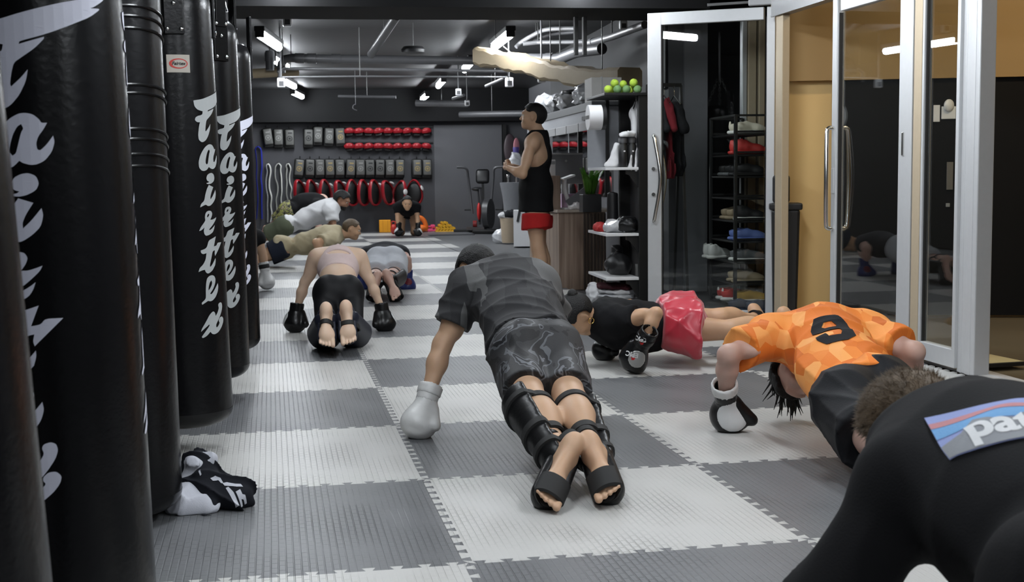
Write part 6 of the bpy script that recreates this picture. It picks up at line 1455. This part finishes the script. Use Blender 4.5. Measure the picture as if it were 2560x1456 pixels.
# ================================================================== pipes and fittings under the ceiling
def px(pts, d):
    return [Vector(PD(p[0], p[1], (p[2] if len(p) > 2 else d))) for p in pts]
def pipe(name, pts, d, r, m, label, cat='pipe', smooth_n=0, collars=(), n=16):
    q = px(pts, d); o0 = q[0].copy(); q = [p-o0 for p in q]; qq = spline(q, smooth_n) if smooth_n else q
    t = thing(name, label, cat, o0); bm = BM(); tube(bm, qq, r, n); obj('pipe_run', bm, m, t, smooth=True)
    for f in collars:
        i = f*(len(q)-1); a = q[int(i)]; b = q[min(int(i)+1, len(q)-1)]; c = a.lerp(b, i-int(i)); dd = (b-a).normalized()*.05; bm = BM(); tube(bm, [c-dd, c+dd], r*1.16, n); obj('collar', bm, m, t, smooth=True)
    # hangers up to the slab
    L0 = [(q[0]+q[-1])/2] if len(q) == 2 else [q[len(q)//2]]
    for c in L0:
        bm = BM(); tube(bm, [c, Vector((c.x, c.y, CZ-o0.z))], .006, 6); obj('hanger_rod', bm, BLKM, t, smooth=True)
    return t
pipe('drain_pipe', [(703, 182, 14.2), (704, 160, 14.2), (712, 148, 14.2), (728, 145, 14.2), (800, 147, 14.2), (1000, 150, 14.3), (1215, 152, 14.4)], 14, .048, PIPEM, 'thick grey drain pipe with elbow crossing below the slab at left', collars=(.55, .62, .70))
pipe('water_pipe', [(698, 200, 14.0), (700, 178, 14.0), (708, 172, 14.0), (900, 173, 14.0), (1272, 178, 14.1)], 14, .017, PIPEL, 'pale thin pipe running across under the thick drain pipe', collars=(.1, .4))
pipe('thin_conduit', [(706, 193, 13.6), (900, 191, 13.6), (1268, 193, 13.7)], 14, .010, PIPEL, 'thinnest pale conduit below the pale pipe, ending at the hanging box')
pipe('riser_pipe', [(674, 128, 14.6), (675, 176, 14.6)], 14.6, .048, PIPEM, 'short grey vertical pipe beside the drain pipe elbow', collars=(.3,))
t = pipe('tan_duct', [(600, 186, 14.8), (690, 181, 14.8), (745, 180, 14.9)], 14.8, .055, DUCT, 'short tan wrapped duct behind the hanging bags at left', 'duct')
pipe('sloping_pipe', [(992, 40, 12.0), (928, 136, 13.4)], 12, .042, mat('pipe_dark', (.035, .035, .037), .4), 'dark pipe sloping down across the slab in the middle of the ceiling')
# wrapped duct, square and sagging
def sagduct():
    q = px([(1202, 142, 13.2), (1262, 152, 13.0), (1330, 165, 12.7), (1400, 182, 12.3), (1470, 194, 11.9), (1575, 196, 11.3)], 13); o0 = q[0].copy(); t = thing('wrapped_duct', 'long tan paper wrapped duct sagging below the nearest tube light', 'duct', o0)
    qq = spline([p-o0 for p in q], 6); bm = BM(); n = len(qq); rings = []
    for i, c in enumerate(qq):
        d = (qq[min(i+1, n-1)]-qq[max(i-1, 0)]).normalized(); x = Vector((0, 0, 1)).cross(d).normalized(); w = .13; h = .085+.012*math.sin(i*.9)
        j = .008*math.sin(i*2.3); u = x.cross(d)*-1
        rings.append([bm.verts.new(c+x*(a*w)+Vector((0, 0, 1))*(b*h+j)) for a, b in ((-1, -.7), (-.8, -1), (.8, -1), (1, -.7), (1, .7), (.8, 1), (-.8, 1), (-1, .7))])
    for a, b in zip(rings, rings[1:]):
        for k in range(8): bm.faces.new((a[k], a[(k+1) % 8], b[(k+1) % 8], b[k]))
    bm.faces.new(rings[0][::-1]); bm.faces.new(rings[-1]); obj('duct_wrap', bm, DUCT, t, smooth=True, angle=30)
    for k in (4, 16, 26):
        bm = BM(); c = qq[k]; tube(bm, [c, Vector((c.x, c.y, CZ-o0.z))], .005, 6); obj('hanger_rod', bm, PIPEM, t, smooth=True)
    return t
sagduct()
pipe('bent_pipe', [(1290, 118, 13.6), (1304, 105, 13.6), (1340, 84, 13.4), (1372, 73, 13.2), (1440, 71, 13.0)], 13, .022, PIPEL, 'pale bent pipe rising right of the nearest right tube light', smooth_n=5)
pipe('bent_pipe', [(1335, 103, 13.9), (1365, 90, 13.8), (1392, 84, 13.7), (1440, 80, 13.5)], 13, .020, PIPEM, 'grey bent pipe just behind the pale bent one', smooth_n=5)
pipe('branch_pipe', [(1308, 110, 13.3), (1345, 106, 13.3), (1468, 105, 12.9)], 13, .022, PIPEL, 'straight pale pipe below the bent pipes, ending in a coupling', collars=(.95,))
pipe('main_pipe', [(1478, 106, 12.6), (1530, 92, 12.0), (1612, 62, 11.0)], 12, .034, PIPEL, 'thick pale pipe rising right towards the open glass door frame', collars=(.02,))
pipe('offset_pipe', [(1285, 147, 13.4), (1372, 148, 13.2), (1400, 147, 13.1), (1442, 130, 12.7), (1505, 122, 12.2)], 13, .055, PIPEM, 'thick grey pipe with two bends behind the wrapped duct', collars=(.28,))
pipe('cross_pipe', [(1170, 260, 21), (1040, 258, 21.2)], 21, .055, PIPEL, 'pale pipe stub by the farthest ceiling tube')
pipe('far_pipe', [(1150, 287, 20.5), (1312, 284, 20.0)], 20, .05, PIPEM, 'dark grey pipe near the back bulkhead, left of the standing man')
pipe('light_track', [(845, 241, 19.5), (990, 243, 19.5)], 19.5, .022, PIPEM, 'slim grey track under the slab in the middle distance')
pipe('slant_pipe', [(1215, 216, 16.0), (1262, 195, 15.6)], 16, .02, PIPEM, 'short slanting grey pipe beside the hanging box')
pipe('slant_pipe', [(1132, 247, 18.0), (1160, 238, 17.6)], 18, .02, PIPEL, 'short pale pipe below the second tube light row')
def drop_box(x, y, d, label, s=1.0):
    p = PD(x, y, d); t = thing('hanging_box', label, 'junction box', p, 0, None); bm = BM(); box(bm, (0, 0, 0), (.085*s, .06*s, .10*s), bev=.012); obj('box_body', bm, WHITEP, t); bm = BM(); tube(bm, [(0, 0, .05*s), (0, 0, CZ-p[2])], .009, 8); obj('drop_rod', bm, PIPEL, t, smooth=True); bm = BM(); box(bm, (0, -.031*s, -.01), (.05*s, .004, .05*s)); obj('socket_face', bm, PIPEM, t)
for a in [(718, 53, 12.0, 'white caged fitting on the slab above the left tube light', 1.0), (1273, 206, 13.6, 'white socket box hanging at the end of the thin conduit', 1.0), (1354, 195, 12.6, 'white box hanging under the wrapped duct', .9), (1146, 230, 17.0, 'white socket box hanging by the second lit tube', .9), (1168, 258, 18.0, 'white box hanging near the farthest tube', .8), (1558, 62, 11.3, 'pale clamp fitting on the thick pipe by the door frame', .8), (703, 207, 13.6, 'white junction box under the pale pipe elbow at left', 1.0)]: drop_box(*a)
p = PD(1033, 124, 13.2); t = thing('bowl_lamp', 'black unlit bowl lamp hanging from the slab', 'lamp', p); bm = BM(); lathe(bm, [(.03, .03), (.10, .03), (.125, .0), (.12, -.03), (.08, -.045), (.02, -.05)], 24); obj('bowl', bm, BLK, t, smooth=True); bm = BM(); tube(bm, [(0, 0, .03), (0, 0, CZ-p[2])], .004, 6); obj('cord', bm, BLKM, t, smooth=True)
pts = px([(1258, 116, 12.9), (1278, 133, 12.9), (1289, 152, 12.9), (1285, 168, 12.9), (1272, 178, 13.2), (1270, 192, 13.6)], 13); o0 = pts[0].copy(); bm = BM(); tube(bm, spline([p-o0 for p in pts], 6), .006, 8); o = obj('loose_cable', bm, PIPEL, smooth=True, loc=o0); tag(o, 'pale loose cable looping from the tube light to the hanging box', 'cable')
p = PD(1090, 235, 20); t = thing('vertical_hook', 'curved metal hook below the slab left of the farthest lights', 'hook', PD(889, 268, 19)); bm = BM(); tube(bm, spline([(.0, 0, .04), (-.03, 0, .03), (-.04, 0, -.02), (.02, 0, -.05)], 5), .007, 6); tube(bm, [(.0, 0, .04), (.0, 0, CZ-PD(889, 268, 19)[2])], .004, 6); obj('hook', bm, PIPEL, t, smooth=True)
# hoist bracket on the front beam
p = PD(1450, 25, 10.2); t = thing('beam_bracket', 'black double bracket hanging from the front beam', 'bracket', (p[0], p[1], 2.05))
for q in (-.035, .035): bm = BM(); box(bm, (q, 0, .10), (.03, .05, .30), bev=.004); obj('plate', bm, BLKM, t)
# ================================================================== crumpled shirt on the mats
CLB = cloth('pile_black', (.010, .011, .015)); CLW = cloth('pile_white', (.52, .53, .58))
p = G(530, 1272); sp = thing('crumpled_shirt', 'crumpled black shirt with white lining and printed letters beside the bags', 'shirt', p, 0)
S = SDF(.006); S.ell((-.03, .05, .05), (.13, .10, .075)); S.ell((-.05, .08, .12), (.062, .05, .075), k=.03); S.ell((.08, .02, .045), (.085, .08, .058), k=.03); S.cone((.08, -.01, .03), (.16, .0, .012), .03, .012, k=.03); S.cone((-.05, .06, .16), (.06, .0, .06), .035, .03, k=.02); S.cone((-.03, .0, .12), (.0, -.05, .03), .03, .03, k=.02)
cb_ = npobj('dark_cloth', S.mesh(disp=folds(7, .030, 36, (1, .2, -.6), n=4), cuts=(((0, 0, 0), (0, 0, -1)),)), CLB, sp)
S = SDF(.006); S.ell((-.10, .03, .05), (.075, .06, .055)); S.cone((-.14, -.03, .02), (-.02, -.055, .025), .028, .03, k=.03); S.ell((-.095, -.03, .05), (.04, .03, .035), k=.03); S.cone((-.15, -.02, .03), (-.155, -.015, .115), .016, .006, k=.02); S.cone((-.115, .05, .06), (-.065, .06, .165), .032, .03, k=.03); S.cone((-.065, .07, .165), (-.01, .085, .18), .030, .022, k=.02); S.cone((-.15, .02, .07), (-.145, .02, .10), .012, .006, k=.02)
npobj('white_lining', S.mesh(disp=folds(12, .022, 40, (0, .2, 1), n=4), cuts=(((0, 0, 0), (0, 0, -1)),)), CLW, sp)
S = SDF(.006); S.ell((-.17, .06, .05), (.04, .05, .05)); S.cone((-.15, .05, .08), (-.10, .06, .10), .028, .02); npobj('dark_fold', S.mesh(disp=folds(15, .015, 40), cuts=(((0, 0, 0), (0, 0, -1)),)), CLB, sp)
def pp_(poly, x, y, nm='printed_letters'):
    cpt, nn_ = hit(x, y, cb_, p)
    if cpt is None: return
    nn_ = nrm(nn_+np.array([0, -.3, .2])); X = nrm(np.cross(np.array([-.35, 0, 1]), nn_)); Y = np.cross(nn_, X)
    obj(nm, surf_patch(flat_shape([poly], .008), cpt, X, Y, cb_, .003, p), CLW, sp)
pp_([(-.035, .035), (-.012, .037), (.004, .022), (.004, -.002), (-.004, .000), (-.008, .018), (-.030, .024)], 562, 1195)
pp_([(-.03, .035), (-.012, .030), (.012, .004), (.030, -.006), (.030, -.022), (.006, -.012), (-.018, .010), (-.03, .020)], 598, 1203)
pp_([(-.012, .05), (.0, .05), (.006, .02), (.004, -.04), (-.014, -.04), (-.012, .01)], 600, 1238)
pp_([(-.012, .036), (.010, .036), (.008, .016), (.018, .008), (.014, -.028), (.004, -.028), (.004, -.006), (-.004, .0), (-.006, -.030), (-.016, -.030)], 624, 1242)
pp_([(-.004, .014), (.004, .016), (.003, -.008), (-.004, -.012)], 493, 1163)

sp.scale = (.80, .80, .82)
# ================================================================== picture settings
w = bpy.data.worlds.new('world'); SC.world = w; w.use_nodes = True
w.node_tree.nodes['Background'].inputs[0].default_value = (.5, .55, .6, 1); w.node_tree.nodes['Background'].inputs[1].default_value = .01
SC.view_settings.view_transform = 'Standard'; SC.view_settings.look = 'None'; SC.view_settings.gamma = 1
SC.view_settings.use_curve_mapping = False
SC.view_settings.exposure = 0.0
SC.cycles.max_bounces = 8; SC.cycles.transparent_max_bounces = 16; SC.cycles.sample_clamp_indirect = 4
